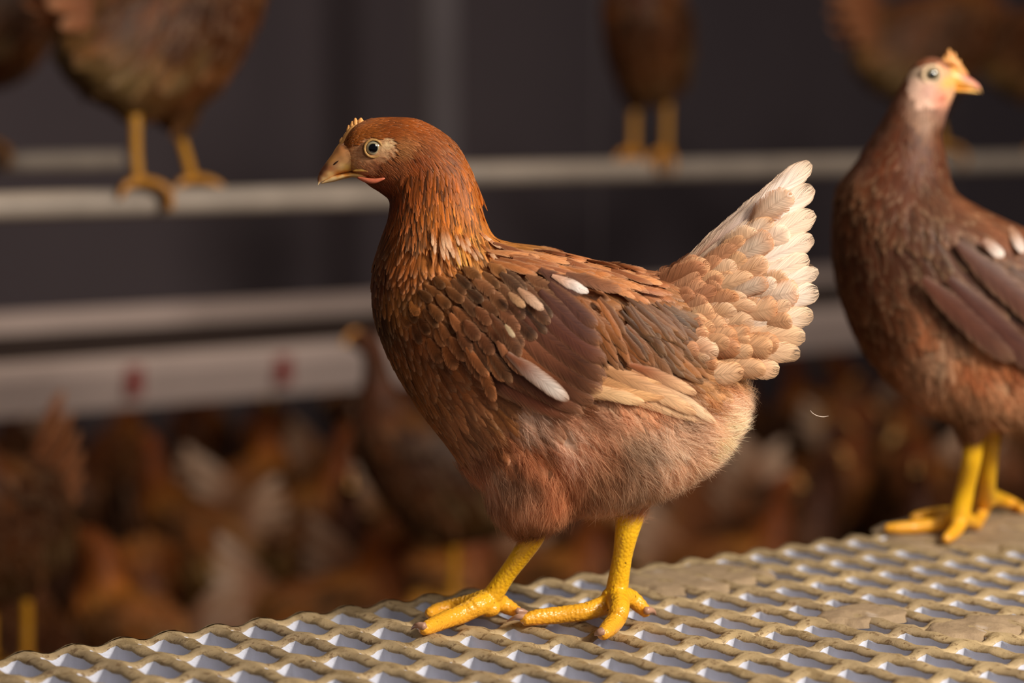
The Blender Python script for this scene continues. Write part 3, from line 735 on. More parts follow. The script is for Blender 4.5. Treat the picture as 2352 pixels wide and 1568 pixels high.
F1C = [(860, 330, (206, 160, 112)), (895, 332, (226, 188, 140)), (905, 345, (214, 168, 124)), (835, 330, (190, 132, 90)), (825, 350, (196, 140, 98)), (800, 345, (206, 142, 90)),
       (795, 370, (202, 146, 90)), (830, 375, (196, 142, 100)), (850, 385, (172, 116, 80)), (870, 385, (150, 88, 58)), (800, 395, (214, 158, 76)), (880, 372, (178, 124, 84)), (870, 312, (176, 112, 66)), (800, 320, (190, 116, 66)), (890, 360, (200, 150, 108))]
def blend_cols(fld, facepoly, facecol):
    def f(q):
        base = fld(q)[:, 5:8]*0.9
        m = inpoly(q, facepoly); out = base.copy()
        if m.any(): out[m] = facecol(q[m])
        return out
    return f
def foot_leg(name, shank, shr, toes, parent, origin, voxel=0.0009, fine=True, knob=None):
    """shank points + toes (list of (points, radii)); claws come as separate children"""
    parts = [tube(shank, shr, n=20, sub=5)]
    for pts, rad, cl in toes: parts.append(tube(pts, rad, n=16, sub=10 if fine else 4, ring=0.16 if fine else 0, ringlen=0.0042))
    if knob: parts += [ball(k[0], k[1]) for k in knob]
    VF = join(*parts)
    if fine:
        co, no, fs = remeshed(VF, voxel, 2, 0.4)
        leg = mk(name, co, fs, LEG, parent, loc=origin)
    else: leg = mk(name, VF[0], VF[1], LEG_DIM, parent, loc=origin)
    for pts, rad, cl in toes:
        if cl is None: continue
        V, F = tube(cl, [rad[-1]*0.72, rad[-1]*0.6, rad[-1]*0.35, 0.0003], n=10, sub=4)
        mk('claw', V, F, CLAW, leg, loc=origin)
    return leg

def main_hen():
    root = empty('hen', H1O, 'large sharp brown hen in profile facing left with raised pale tail, standing mid platform', 'hen')
    fld = field(T1)
    VF = join(loft(B1, n=28, sub=4, ex=2.15), loft(THIGH1, n=18), loft(THIGH1B, n=18))
    co, no, fs = remeshed(VF, 0.0019, 5)
    # eye socket ridge is carried by the lids; skin colours by place
    body = mk('body', co, fs, SKIN, root, col=blend_cols(fld, FACE1, colfield(F1C))(proj(co)), loc=H1O)
    fe, dw = plumage(co, no, fs, fld, cover=6.0, mot=.32, bald=FACE1, down_per=40, downtufts=4.4, wn=.00017)
    mk('plumage', fe[0], fe[1], FEATHER, root, uv=fe[2], col=fe[3], var=fe[4], loc=H1O)
    mk('down_feathers', dw[0], dw[1], DOWN, root, col=dw[2], loc=H1O)
    print('feathers', len(fe[0])//35, 'down', len(dw[0])//8)
    # short bristles on the bare face
    ctr, fn, ar, quad = tri_sample(co, fs); q = proj(ctr); m = inpoly(q, FACE1) & (np.hypot(q[:, 0]-857, q[:, 1]-340) > 24)
    sel = RNG.choice(np.where(m)[0], 1100); fv = fld(q[sel]); dd = np.stack([fv[:, 0], fv[:, 0]*0, -fv[:, 1]], -1); nrm = fn[sel]
    dd -= nrm*(dd*nrm).sum(1)[:, None]; dd /= np.linalg.norm(dd, axis=1)[:, None]
    sv, sf, sc_ = strands(ctr[sel], nrm, dd, np.full(len(sel), 0.0042), np.tile(lin((168, 108, 66)), (len(sel), 1)), per=3, spread=0.3, width=0.00010, jit=0.001, lift=0.1, curl=0.2)
    mk('face_bristles', sv, sf, DOWN, root, col=sc_, loc=H1O)
    dr = Drape(co, fs, 0.0)
    # tail -----------------------------------------------------------
    # (base, tip, width, base colour, tip colour, Y at base, Y at tip)
    TL = [((1530, 655), (1862, 374), 56, (176, 122, 92), (250, 238, 230), .004, .004), ((1535, 668), (1868, 430), 62, (186, 134, 100), (250, 238, 230), .010, .008),
          ((1540, 682), (1872, 490), 62, (190, 140, 106), (248, 226, 206), .014, .012), ((1545, 700), (1868, 545), 60, (188, 136, 102), (250, 232, 218), .018, .016),
          ((1550, 712), (1858, 592), 56, (186, 132, 98), (246, 226, 208), .021, .020), ((1560, 725), (1880, 622), 48, (190, 140, 106), (250, 236, 222), .024, .025),
          ((1560, 745), (1880, 668), 62, (192, 142, 108), (252, 238, 226), .027, .029), ((1560, 765), (1868, 722), 58, (186, 130, 92), (248, 226, 204), .030, .032),
          ((1560, 785), (1850, 772), 58, (186, 126, 86), (232, 186, 146), .033, .034), ((1550, 800), (1838, 812), 54, (180, 118, 80), (236, 196, 160), .034, .036),
          ((1545, 815), (1790, 850), 56, (176, 112, 74), (226, 178, 142), .035, .036)]
    tparts = []
    for side in (-1, 1):
        for b, t, w, cb, ct, y0, y1 in TL:
            tparts.append(dr.feather(b, t, w, cb, ct, side=side, bend=random.uniform(-.015, .015), nv=22, nu=9, pale=0.5, freq=95, edge=(250, 222, 196) if t[1] < 700 else (240, 200, 160), Yabs=(y0, y1), fray=0.16, curve=0.25, tip=.86, narrow=.45))
    tc_ = cat(tparts); mk('tail_feathers', tc_[0], tc_[1], FEATHER, root, uv=tc_[2], col=tc_[3], var=tc_[4], loc=H1O)
    # tail coverts: rows of rounded feathers over the roots
    cparts = []; random.seed(11)
    for side in (-1, 1):
        random.seed(12)
        for fr in (.84, .74, .62, .52, .42, .33, .25, .17, .10):
            for k, (b, t, w0, a_, b_, y0, y1) in enumerate(TL):
                if fr > .7 and random.random() < .5: continue
                if k == 0 and fr > .3: continue
                b = np.array(b, float); t = np.array(t, float); f2 = fr+random.uniform(-.09, .09)
                tip = b+(t-b)*f2+np.array([random.uniform(-8, 8), random.uniform(-18, 18)+(14 if k == 0 else 0)])
                an = math.atan2(*((t-b)[::-1]))+random.uniform(-.16, .16); l = random.uniform(90, 190)
                ba = tip-np.array([math.cos(an), math.sin(an)])*l
                y = min(.010+.0032*k+.0030*(1-fr)*3+random.uniform(0, .001), .050)
                pal = [((150, 98, 68), (164, 108, 76)), ((172, 118, 84), (188, 132, 96)), ((196, 140, 100), (214, 162, 120)), ((214, 162, 118), (232, 186, 146)), ((224, 182, 150), (244, 218, 194))]
                q_ = min(4, max(0, int(f2*4.6+random.uniform(-.9, 1.2)))); cb, ct = pal[q_]; cj = random.uniform(-12, 12)
                ed = np.clip(np.array(random.choice([(206, 140, 92), (238, 200, 166), ct, (222, 168, 120)]))+cj, 0, 255) if f2 > .35 else np.clip(np.array(ct)*1.1, 0, 255)
                cparts.append(dr.feather(ba, tip, random.uniform(48, 78)*(.7 if k == 0 else 1), np.clip(np.array(cb)*.95+cj, 0, 255), np.clip(np.array(ct)*.95+cj, 0, 255), side=side, nv=12, nu=7, freq=55, pale=.2, Yabs=(y-.005, y+.002), edge=ed, fray=0.18, bend=random.uniform(-.05, .05), curve=0.4, tip=random.uniform(.6, .85)))
    cc_ = cat(cparts); mk('tail_coverts', cc_[0], cc_[1], FEATHER, root, uv=cc_[2], col=cc_[3], var=cc_[4], loc=H1O)
    # wings ------------------------------------------------------------
    DK = (72, 39, 27); DK2 = (86, 48, 33); BR = (150, 86, 52)
    PRIM = [((1310, 880), (1655, 978), 34, (226, 164, 112), (246, 204, 160)), ((1320, 890), (1520, 880), 46, (216, 150, 98), (232, 176, 122)), ((1300, 905), (1528, 912), 34, (224, 160, 104), (238, 180, 124)),
            ((1290, 885), (1480, 925), 34, (232, 176, 124), (244, 200, 150)), ((1350, 830), (1600, 950), 40, (222, 160, 110), (240, 190, 144)), ((1450, 850), (1645, 972), 30, (214, 150, 102), (246, 210, 170)), ((1440, 835), (1600, 905), 30, (170, 100, 64), (232, 180, 136))]
    COVR = []
    random.seed(8)
    for k in range(120):
        x = random.uniform(1330, 1600); y = 660+random.random()*190+(x-1330)*.12; an = math.radians(58-(x-1330)*.10+random.uniform(-10, 10)); l = random.uniform(80, 150)
        if y+math.sin(an)*l > 905: l *= .6
        tp_ = fld(np.array([[x+math.cos(an)*l*.6, y+math.sin(an)*l*.6]]))[0, 5:8]; c = 255*np.where(tp_ <= .0031308, tp_*12.92, 1.055*tp_**(1/2.4)-.055)
        c = c*.84*random.choice([.72, .85, .92, 1, 1.0, 1.08, 1.2]); COVR.append(((x, y), (x+math.cos(an)*l, y+math.sin(an)*l), random.uniform(16, 30), c*1.05, c))
    COVR.sort(key=lambda q: -q[0][1])
    SEC = [((1060, 820), (1325, 955), 62, DK2, (120, 66, 46)), ((1080, 800), (1318, 925), 56, (150, 88, 56), (150, 84, 54)), ((1110, 790), (1335, 945), 52, DK2, (106, 60, 44)), 
           ((1150, 765), (1362, 925), 60, (168, 100, 62), DK2), ((1170, 740), (1382, 900), 58, (150, 92, 66), DK), ((1190, 715), (1392, 872), 58, (110, 66, 50), DK), ((1215, 690), (1392, 832), 56, (104, 62, 50), (98, 56, 46)),
           ((1240, 668), (1382, 790), 50, (98, 60, 50), (84, 52, 46)), ((1262, 650), (1372, 750), 44, (98, 62, 52), (84, 52, 46))]
    WHT = [((1165, 812), (1306, 920), 40, (150, 92, 66), (236, 222, 212))]
    COV = []
    random.seed(5)
    rowsC = [((1100, 835), (1235, 655), 11, 84, 36), ((1060, 812), (1205, 632), 11, 72, 34), ((1020, 790), (1165, 618), 11, 62, 31), ((985, 770), (1120, 608), 10, 56, 28), ((950, 745), (1060, 612), 9, 50, 26), ((925, 720), (1005, 625), 7, 44, 24)]
    for ri, (a, b, n, ln, w) in enumerate(rowsC):
        for k in range(n):
            f = (k+random.uniform(-.3, .3))/(n-1); x = a[0]+(b[0]-a[0])*f+random.uniform(-6, 6); y = a[1]+(b[1]-a[1])*f+random.uniform(-5, 5)
            an = math.radians(62-24*f+random.uniform(-9, 9)); l = ln*random.uniform(.8, 1.2)
            tp_ = fld(np.array([[x+math.cos(an)*l*.6, y+math.sin(an)*l*.6]]))[0, 5:8]; c = 255*np.where(tp_ <= .0031308, tp_*12.92, 1.055*tp_**(1/2.4)-.055)
            c = c*.9*random.choice([.74, .84, .92, 1, 1.0, 1.12, 1.25])
            COV.append(((x, y), (x+math.cos(an)*l, y+math.sin(an)*l), w*random.uniform(.8, 1.1), np.minimum(c*1.15, 255), c*random.uniform(.62, .95), ri, np.minimum(c*random.uniform(1.1, 1.45)+5, 255)))
    NC = len(COV)
    COV.append(((1268, 632), (1352, 672), 26, (222, 170, 140), (246, 232, 224))); COV.append(((1190, 662), (1248, 712), 26, (200, 150, 116), (226, 186, 158))); COV.append(((1168, 672), (1206, 706), 22, (190, 140, 100), (206, 158, 116)))
    COV.append(((1240, 618), (1338, 676), 40, (104, 66, 52), (84, 52, 46))); COV.append(((1300, 628), (1428, 668), 34, (120, 76, 54), (140, 88, 58)))
    COV.append(((1160, 745), (1182, 775), 14, (210, 180, 140), (222, 196, 160)))
    for side in (-1, 1):
        wp = []
        for i, (b, t, w, cb, ct) in enumerate(PRIM): wp.append(dr.feather(b, t, w, cb, ct, off=.003+.0004*i, lift=.003, side=side, nv=16, nu=7, freq=80, pale=.4, fray=.08, bend=-.02))
        for i, (b, t, w, cb, ct) in enumerate(COVR): wp.append(dr.feather(b, t, w, cb, ct, off=.0024+.00003*i, lift=.001, side=side, nv=10, nu=5, freq=50, pale=.35, fray=.35, narrow=.5, bend=random.uniform(-.05, .05)))
        for i, (b, t, w, cb, ct) in enumerate(SEC): wp.append(dr.feather(b, t, w, cb, ct, off=.005+.0007*(i), lift=.003, side=side, nv=16, nu=7, freq=70, pale=.25, fray=.06, bend=.03, edge=(118, 66, 42)))
        for b, t, w, cb, ct in WHT: wp.append(dr.feather(b, t, w, cb, ct, off=.0105, lift=.002, side=side, nv=16, nu=7, freq=70, pale=.2, fray=.04, edge=(196, 160, 140)))
        for i, (b, t, w, cb, ct, ri, ed) in enumerate(COV[:NC]): wp.append(dr.feather(b, t, w, cb, ct, off=.0085-.0011*ri+random.uniform(-.0006, .0006), lift=.0016, side=side, nv=10, nu=5, freq=34, pale=.3, fray=.05, edge=ed))
        for i, (b, t, w, cb, ct) in enumerate(COV[NC:]): wp.append(dr.feather(b, t, w, cb, ct, off=.013 if i != 3 else .0115, lift=.001, side=side, nv=10, nu=5, freq=40, pale=.3, fray=.2))
        w_ = cat(wp); mk('wing', w_[0], w_[1], FEATHER, root, uv=w_[2], col=w_[3], var=w_[4], loc=H1O)
    # long back (saddle) and hackle feathers crossing the shoulder
    hp = []; random.seed(21)
    for side in (-1, 1):
        for k in range(46):
            f = random.random(); x = 1120+f*330+random.uniform(-10, 10); y = 552+f*62+random.uniform(2, 46)
            l = random.uniform(80, 140); an = math.radians(random.uniform(6, 22)+6*f)
            c = np.array([(178, 108, 60), (160, 94, 54), (200, 132, 84), (148, 88, 56)][random.randrange(4)])
            hp.append(dr.feather((x, y), (x+math.cos(an)*l, y+math.sin(an)*l), random.uniform(14, 22), c, c*1.05, off=.004+.0025*(1-f)+random.random()*.002, lift=.001, side=side, nv=9, nu=5, pale=.7, freq=34, fray=.2))
        for k in range(760):
            f = random.random()*.92; g = random.random()**.8; x = 925+f*175+10*g+random.uniform(-14, 14); y = 385+35*f+g*(133+12*f)+random.uniform(-26, 12)
            l = random.uniform(46, 84)*(.75+.4*g); an = math.radians(100-30*f-max(0, (y-500))*0.32*f*f+random.uniform(-6, 6))
            tp_ = fld(np.array([[x+math.cos(an)*l*.7, y+math.sin(an)*l*.7]]))[0, 5:8]; c = 255*np.where(tp_ <= .0031308, tp_*12.92, 1.055*tp_**(1/2.4)-.055)
            c = c*random.choice([.6, .78, .9, 1, 1, 1.14, 1.32]); hot = np.minimum(c*1.22+np.array([26, 22, 14])*g, 255)
            hp.append(dr.feather((x, y), (x+math.cos(an)*l, y+math.sin(an)*l), random.uniform(4.2, 8), c*.86, c, off=.0002+random.random()*(.0004+.0012*g), lift=.0010+.0012*g, side=side, nv=8, nu=5, pale=.5*g, freq=34, fray=.1, bend=random.uniform(-.03, .05), edge=hot if random.random() < .5 else c))
        for k in range(20):
            f = random.random(); x = 985+f*130; y = 520+f*28+random.uniform(-14, 22); l = random.uniform(34, 62); an = math.radians(82-48*f*f+random.uniform(-6, 6))
            hp.append(dr.feather((x, y), (x+math.cos(an)*l, y+math.sin(an)*l), random.uniform(7, 11), (190, 110, 52), (236, 186, 146), off=.0045, lift=.0015, side=side, nv=8, nu=5, pale=.4, freq=30, fray=.2, bend=random.uniform(-.03, .05)))
    h_ = cat(hp); mk('hackle_feathers', h_[0], h_[1], FEATHER, root, uv=h_[2], col=h_[3], var=h_[4], loc=H1O)
    # loose feathers sticking out below the tail
    # beak ---------------------------------------------------------------
    ub = [(730, 426, 731, 423, .0005), (735, 420, 729.5, 408, .0016), (742, 416, 735, 393, .0028), (755, 410, 744, 379, .0044), (773, 402, 755, 364, .0060), (795, 397, 768, 347, .0074), (815, 394, 781, 331, .0088), (842, 394, 800, 322, .0100), (862, 398, 815, 330, .0100)]
    lb = [(738, 422, 737, 420, .0006), (752, 420, 750, 412, .0020), (768, 417, 765, 404, .0036), (790, 411, 787, 398, .0052), (812, 407, 812, 394, .0066), (835, 414, 835, 394, .0085), (858, 425, 858, 398, .0100)]
    bc = colfield([(731, 424, (240, 205, 150)), (733, 412, (150, 96, 62)), (738, 398, (112, 64, 46)), (746, 386, (126, 74, 50)), (745, 402, (190, 130, 78)), (746, 412, (238, 200, 140)), (758, 400, (224, 176, 112)), (760, 388, (176, 112, 68)),
                   (770, 378, (170, 122, 84)), (782, 366, (190, 136, 88)), (762, 368, (208, 144, 78)), (775, 352, (216, 146, 84)), (788, 335, (220, 142, 84)), (800, 350, (204, 144, 94)), (800, 370, (206, 150, 98)), (785, 382, (214, 168, 110)),
                   (778, 400, (206, 130, 52)), (795, 398, (212, 134, 52)), (812, 396, (222, 150, 66)), (798, 388, (238, 188, 92)), (815, 384, (238, 190, 96)), (832, 388, (236, 186, 96)), (842, 396, (222, 168, 100)), (825, 365, (202, 148, 102)),
                   (765, 412, (240, 204, 146)), (785, 408, (240, 200, 134)), (812, 404, (238, 194, 122)), (835, 408, (226, 170, 110))])
    cmesh('upper_beak', loft(ub, n=24, sub=5, ex=2.0), BEAK, root, bc, H1O)
    cmesh('lower_beak', loft(lb, n=20, sub=4, ex=2.0), BEAK, root, bc, H1O)
    for side in (-1, 1):
        # nostril slit
        pts = [P(765, 380, side*.0056), P(772, 374, side*.0062), P(782, 366, side*.0066)]
        mk('nostril', *tube(pts, [.0005, .0012, .0006], n=8, sub=4, flat=.6), NOSTRIL, root, loc=H1O)
        pts = [P(764, 384, side*.0052), P(760, 374, side*.0050), P(768, 366, side*.0056), P(783, 360, side*.0064)]
        # gape corner and wattle
        pts = [P(812, 392, side*.0078), P(830, 391, side*.0096), P(846, 393, side*.0112)]
        cmesh('gape', tube(pts, [.0007, .0011, .0008], n=10, sub=4), BEAK, root, bc, H1O)
        pts = [P(822, 408, side*.0095), P(838, 413, side*.0120), P(858, 416, side*.0138), P(878, 411, side*.0150), P(884, 409, side*.0150)]
        mk('wattle', *tube(pts, [.0008, .0018, .0021, .0011, .0004], n=12, sub=4, flat=.9), WATTLE, root, loc=H1O)
        mk_eye = eye_obj((857.5, 340), .0052, side*.0136, root, H1O, side, squash=.5)
        lid_obj((857.5, 341), .0051, .0069, side*.0147, root, H1O, side, 1.0, .0010)
    # comb: a low ridge along the brow with small points
    cr = [(758, 362), (772, 344), (786, 328), (800, 305), (815, 290), (838, 286)]
    parts = [tube([P(x+4, y+4, 0) for x, y in cr], [.0014, .0026, .0032, .0034, .0032, .0014], n=12, sub=5)]
    for (x, y, tx, ty, r) in ((785, 330, 786, 316, .0016), (793, 325, 795, 304, .0017), (803, 314, 801, 288, .0019), (812, 302, 809, 279, .0020), (820, 294, 816, 272, .0022), (830, 290, 829, 272, .0028), (838, 290, 840, 281, .0022)):
        parts.append(tube([P(x, y, 0), P((x+tx)/2-1, (y+ty)/2, 0), P(tx, ty, 0)], [r*1.1, r, r*.35], n=10, sub=4))
    mk('comb', *join(*parts), COMB, root, loc=H1O)
    # legs ---------------------------------------------------------------
    yl = float(G(1108, 1398, .008)[1]); yr = float(G(1415, 1400, .008)[1]); print('foot Y', yl, yr)
    sh = [P(1236, 1190, -.004), P(1227, 1228, -.004), P(1200, 1270, (yl-.004)/2), P(1165, 1318, yl*.8), P(1135, 1362, yl), P(1112, 1392, yl)]
    z = .0062
    toes = [([P(1122, 1382, yl), G(1095, 1392, .012), G(1060, 1410, .0075), G(1020, 1425, .0055), G(985, 1440, .0050), G(972, 1446, .0048)], [.0085, .0075, .0068, .0062, .0052, .0040], [G(975, 1438, .0075), G(962, 1436, .0078), G(952, 1438, .0065), G(944, 1446, .003)]),
            ([P(1118, 1378, yl), G(1080, 1386, .010), G(1040, 1393, .0065), G(1005, 1401, .0048), G(985, 1409, .0045)], [.0080, .0066, .0056, .0050, .0036], None),
            ([P(1125, 1385, yl), G(1148, 1385, .010), G(1172, 1397, .0065), G(1190, 1406, .0045)], [.0080, .0066, .0052, .0038], [G(1188, 1403, .0065), G(1200, 1404, .006), G(1210, 1406, .005), G(1220, 1412, .002)])]
    foot_leg('leg', sh, [.0065, .0080, .0072, .0064, .0072, .0085], toes, root, H1O, knob=[(P(1122, 1398, yl-.004), (.0085, .0065, .0060))])
    sr = [P(1450, 1150, .004), P(1447, 1185, .004), P(1439, 1225, yr*.3), P(1430, 1275, yr*.6), P(1420, 1335, yr), P(1414, 1378, yr)]
    toes = [([P(1410, 1368, yr), G(1392, 1388, .012), G(1345, 1404, .0085), G(1290, 1412, .0065), G(1235, 1417, .0060), G(1202, 1424, .0048)], [.0080, .0072, .0064, .0062, .0056, .0040], [G(1208, 1416, .0070), G(1192, 1416, .0072), G(1178, 1420, .0055), G(1164, 1427, .002)]),
            ([P(1418, 1372, yr), G(1422, 1400, .014), G(1414, 1424, .0075), G(1395, 1446, .0050), G(1385, 1456, .0046)], [.0085, .0072, .0066, .0058, .0044], [G(1384, 1450, .0065), G(1376, 1452, .006), G(1370, 1455, .004), G(1366, 1459, .002)]),
            ([P(1422, 1370, yr), G(1448, 1374, .014), G(1470, 1392, .0085), G(1486, 1408, .0045)], [.0080, .0064, .0054, .0040], [G(1484, 1402, .0075), G(1494, 1401, .007), G(1502, 1404, .0055), G(1507, 1412, .0025)])]
    foot_leg('leg', sr, [.0085, .0098, .0084, .0070, .0076, .0085], toes, root, H1O, knob=[(P(1420, 1392, yr-.003), (.0075, .0065, .0060))])
    return root
main_hen()

# ------------------------------------------------------------------ generic background hens
class HenKind: pass
def bg_hen(name, stations, thighs, table, beak, comb, legs, tail, size=1.6, cover=2.6, voxel=0.0055, eye=None, down=0.0):
    """returns root (Empty at the feet) with body, tail, beak, comb, eyes, legs; pixel space is that of the main hen's plane"""
    org = H1O
    root = bpy.data.objects.new('hen', None); C.objects.link(root); root.empty_display_size = .05
    fld = field(table)
    VF = join(loft(stations, n=20, sub=3), *[loft(t, n=14) for t in thighs])
    co, no, fs = remeshed(VF, voxel, 3)
    fe, dw = plumage(co, no, fs, fld, cover=cover, size=size, nu=3, nv=4, mot=.35, fraymult=0, lift=.12)
    q = fld(proj(co))
    # body skin and its contour feathers in one mesh
    V = np.vstack([co, fe[0]]); n0 = len(co); 
    F = [list(f) for f in fs]+[[int(i)+n0 for i in f] for f in fe[1]]
    uv = np.vstack([np.full((n0, 2), .3), fe[2]]); col = np.vstack([q[:, 5:8]*.8, fe[3]]); var = np.vstack([np.tile([[.5, .2, 0]], (n0, 1)), fe[4]])
    mk('body', V, F, FEATHER, root, uv=uv, col=col, var=var, loc=org)
    dr = Drape(co, fs, 0.0); tp = []
    for side in (-1, 1):
        for b, t, w, cb, ct, y0, y1 in tail: tp.append(dr.feather(b, t, w, cb, ct, side=side, nv=6, nu=3, Yabs=(y0, y1), fray=0, freq=30))
    if tp:
        t_ = cat(tp); mk('tail_feathers', t_[0], t_[1], FEATHER, root, uv=t_[2], col=t_[3], var=t_[4], loc=org)
    if beak: cmesh('beak', loft(beak, n=12, sub=2), BEAK, root, lambda q: np.tile(lin((222, 172, 100)), (len(q), 1)), org)
    if comb: mk('comb', *tube([P(x, y, 0) for x, y in comb], [.002, .0035, .0035, .0012][:len(comb)], n=8, sub=3), COMB, root, loc=org)
    if eye:
        for side in (-1, 1):
            eye_obj(eye, .0052, side*.0135, root, org, side)
            lid_obj(eye, .0046, .0085, side*.0142, root, org, side)
    for sh, rr, toes in legs:
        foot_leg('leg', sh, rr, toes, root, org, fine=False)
    return root
def leg_at(x, dy, step=0, hip=None, w=.0062, perch=False):
    """an upright leg: hock down to a foot on the ground at pixel x, dy metres off the mid plane"""
    hip = hip or (x+20, 1150)
    a = P(x, 1400, dy); a[2] = .010
    sh = [P(hip[0], hip[1], dy), P(x+(hip[0]-x)*.35+6, 1270, dy), a]
    toes = []
    for ang in (-28, 4, 34):
        r = math.radians(ang); d = np.array([-math.cos(r), math.sin(r), 0])
        if perch: pts = [a+ZV*.002, a+d*.018+ZV*.000, a+d*.034-ZV*.010, a+d*.036-ZV*.030]
        else: pts = [a+ZV*.002, a+d*.020-ZV*.004, a+d*.042-ZV*.0055, a+d*.060-ZV*.006]
        toes.append((pts, [.006, .0052, .0046, .0030], None))
    if perch: pts = [a+ZV*.002, a+np.array([.016, 0, -.003]), a+np.array([.024, 0, -.016])]
    else: pts = [a+ZV*.002, a+np.array([.014, 0, -.004]), a+np.array([.028, 0, -.006])]
    toes.append((pts, [.006, .0048, .003], None))
    return sh, [w*1.15, w, w*1.05], toes

TL_BG = [((1540, 650), (1850, 390), 70, (186, 130, 92), (232, 200, 176), .004, .004), ((1545, 680), (1862, 480), 74, (180, 120, 84), (226, 186, 156), .012, .014),
         ((1550, 720), (1868, 570), 70, (172, 112, 76), (226, 190, 164), .020, .022), ((1560, 760), (1860, 660), 70, (168, 106, 70), (222, 180, 150), .026, .028),
         ((1560, 790), (1830, 750), 66, (160, 98, 62), (206, 156, 116), .032, .032), ((1550, 810), (1780, 830), 60, (156, 96, 62), (196, 140, 100), .034, .034)]
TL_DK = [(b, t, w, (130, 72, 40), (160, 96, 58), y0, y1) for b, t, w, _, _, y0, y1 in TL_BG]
BODY_TAIL = B1[10:]
NECK_UP = [(822, 262, 832, 226, .0080), (846, 270, 856, 204, .0120), (872, 282, 900, 192, .0160), (895, 300, 950, 204, .0185), (905, 335, 985, 250, .0200), (905, 385, 1005, 330, .0210), (898, 440, 1028, 410, .0240), (886, 500, 1062, 470, .0290)]
NECK_DN = [(640, 1010, 668, 985, .0080), (668, 1022, 700, 958, .0120), (700, 1015, 745, 925, .0160), (722, 985, 790, 890, .0185), (745, 930, 835, 840, .0200), (775, 860, 905, 775, .0220), (812, 790, 985, 690, .0270), (838, 720, 1060, 610, .0350)]
BEAK_UP = [(798, 262, 798, 260, .0006), (806, 262, 802, 250, .003), (822, 262, 818, 240, .0065), (840, 264, 836, 236, .008)]
BEAK_DN = [(612, 1050, 614, 1048, .0006), (626, 1038, 618, 1030, .003), (644, 1026, 634, 1004, .0065), (660, 1014, 652, 992, .008)]
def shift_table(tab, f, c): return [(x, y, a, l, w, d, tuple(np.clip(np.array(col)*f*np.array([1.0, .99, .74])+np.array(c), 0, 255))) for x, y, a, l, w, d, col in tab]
T_A = T1
T_UP = [t for t in T1 if t[1] > 500]+[(860, 230, 0, 16, 8, 0, (176, 100, 52)), (930, 225, 40, 22, 9, 0, (160, 78, 32)), (980, 300, 80, 30, 11, 0, (164, 80, 34)), (1000, 400, 80, 40, 13, 0, (172, 88, 38)), (910, 340, 85, 28, 11, 0, (150, 76, 40)), (900, 420, 90, 40, 13, 0, (150, 74, 34))]
T_DN = [t for t in T1 if t[1] > 590]+[(700, 960, -60, 18, 9, 0, (176, 96, 48)), (790, 890, -55, 26, 11, 0, (168, 84, 36)), (860, 800, -50, 36, 13, 0, (172, 88, 38)), (950, 700, -40, 45, 16, 0, (172, 90, 42)), (740, 980, -50, 20, 10, 0, (150, 74, 40)), (800, 820, -50, 36, 13, 0, (150, 72, 34))]
straight = lambda perch=False: [leg_at(1290, -.026, hip=(1300, 1140), perch=perch), leg_at(1310, .026, hip=(1316, 1140), perch=perch)]
walking = lambda perch=False: [leg_at(1130, -.018, hip=(1240, 1160), perch=perch), leg_at(1430, .018, hip=(1440, 1140), perch=perch)]
TH_S = [[(1180, 1020, 1400, 1010, .030, -.026), (1220, 1090, 1370, 1090, .024, -.026), (1268, 1150, 1330, 1150, .013, -.026), (1285, 1185, 1315, 1185, .008, -.026)],
        [(1180, 1020, 1400, 1010, .030, .026), (1220, 1090, 1370, 1090, .024, .026), (1275, 1150, 1340, 1150, .013, .026), (1295, 1185, 1330, 1185, .008, .026)]]
TH_W = [THIGH1, THIGH1B]
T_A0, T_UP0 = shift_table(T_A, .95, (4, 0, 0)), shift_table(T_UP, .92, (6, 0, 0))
protos = {
 'walk': bg_hen('walk', B1, TH_W, T_A0, [(728, 424, 730, 420, .0006), (745, 414, 738, 392, .003), (775, 404, 756, 362, .0065), (815, 398, 785, 335, .009)], [(785, 325), (800, 300), (818, 284), (838, 282)], walking(), TL_BG, eye=(857, 340)),
 'walkperch': bg_hen('walkperch', B1, TH_W, shift_table(T_A, .60, (10, -2, -4)), [(728, 424, 730, 420, .0006), (745, 414, 738, 392, .003), (775, 404, 756, 362, .0065), (815, 398, 785, 335, .009)], [(785, 325), (800, 300), (818, 284), (838, 282)], walking(True), TL_DK),  # plumage darkened to stand in for weaker light at the perches
 'up': bg_hen('up', NECK_UP+BODY_TAIL, TH_S, T_UP0, BEAK_UP, [(818, 236), (840, 212), (862, 198), (885, 196)], straight(), TL_BG),
 'upperch': bg_hen('upperch', NECK_UP+BODY_TAIL, TH_S, shift_table(T_UP, .6, (2, -8, -8)), BEAK_UP, [(818, 236), (840, 212), (862, 198), (885, 196)], straight(True), TL_DK),  # same dimming of perched hens put into the plumage colours
 'down': bg_hen('down', NECK_DN+BODY_TAIL[1:], TH_S, shift_table(T_DN, .9, (4, -4, -8)), BEAK_DN, [(640, 1002), (652, 976), (672, 958), (692, 948)], straight(), TL_BG),
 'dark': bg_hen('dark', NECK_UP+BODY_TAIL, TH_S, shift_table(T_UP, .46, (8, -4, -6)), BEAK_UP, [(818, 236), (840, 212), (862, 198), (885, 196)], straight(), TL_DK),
}
used = set()
def place(kind, loc, rz, label, group=None, s=1.0, mirror=False):
    src = protos[kind]
    if kind not in used: used.add(kind); r = src
    else:
        r = src.copy(); C.objects.link(r)
        for ch in src.children:
            c = ch.copy(); C.objects.link(c); c.parent = r
            for g in ch.children:
                d = g.copy(); C.objects.link(d); d.parent = c
    r.name = 'hen'; r.location = [float(v) for v in loc]; r.rotation_euler = (0, 0, rz); r.scale = (-s if mirror else s, s, s)
    for k in ('label', 'category', 'group'):
        if k in r: del r[k]
    tag(r, label, 'hen', group); return r
R = math.radians
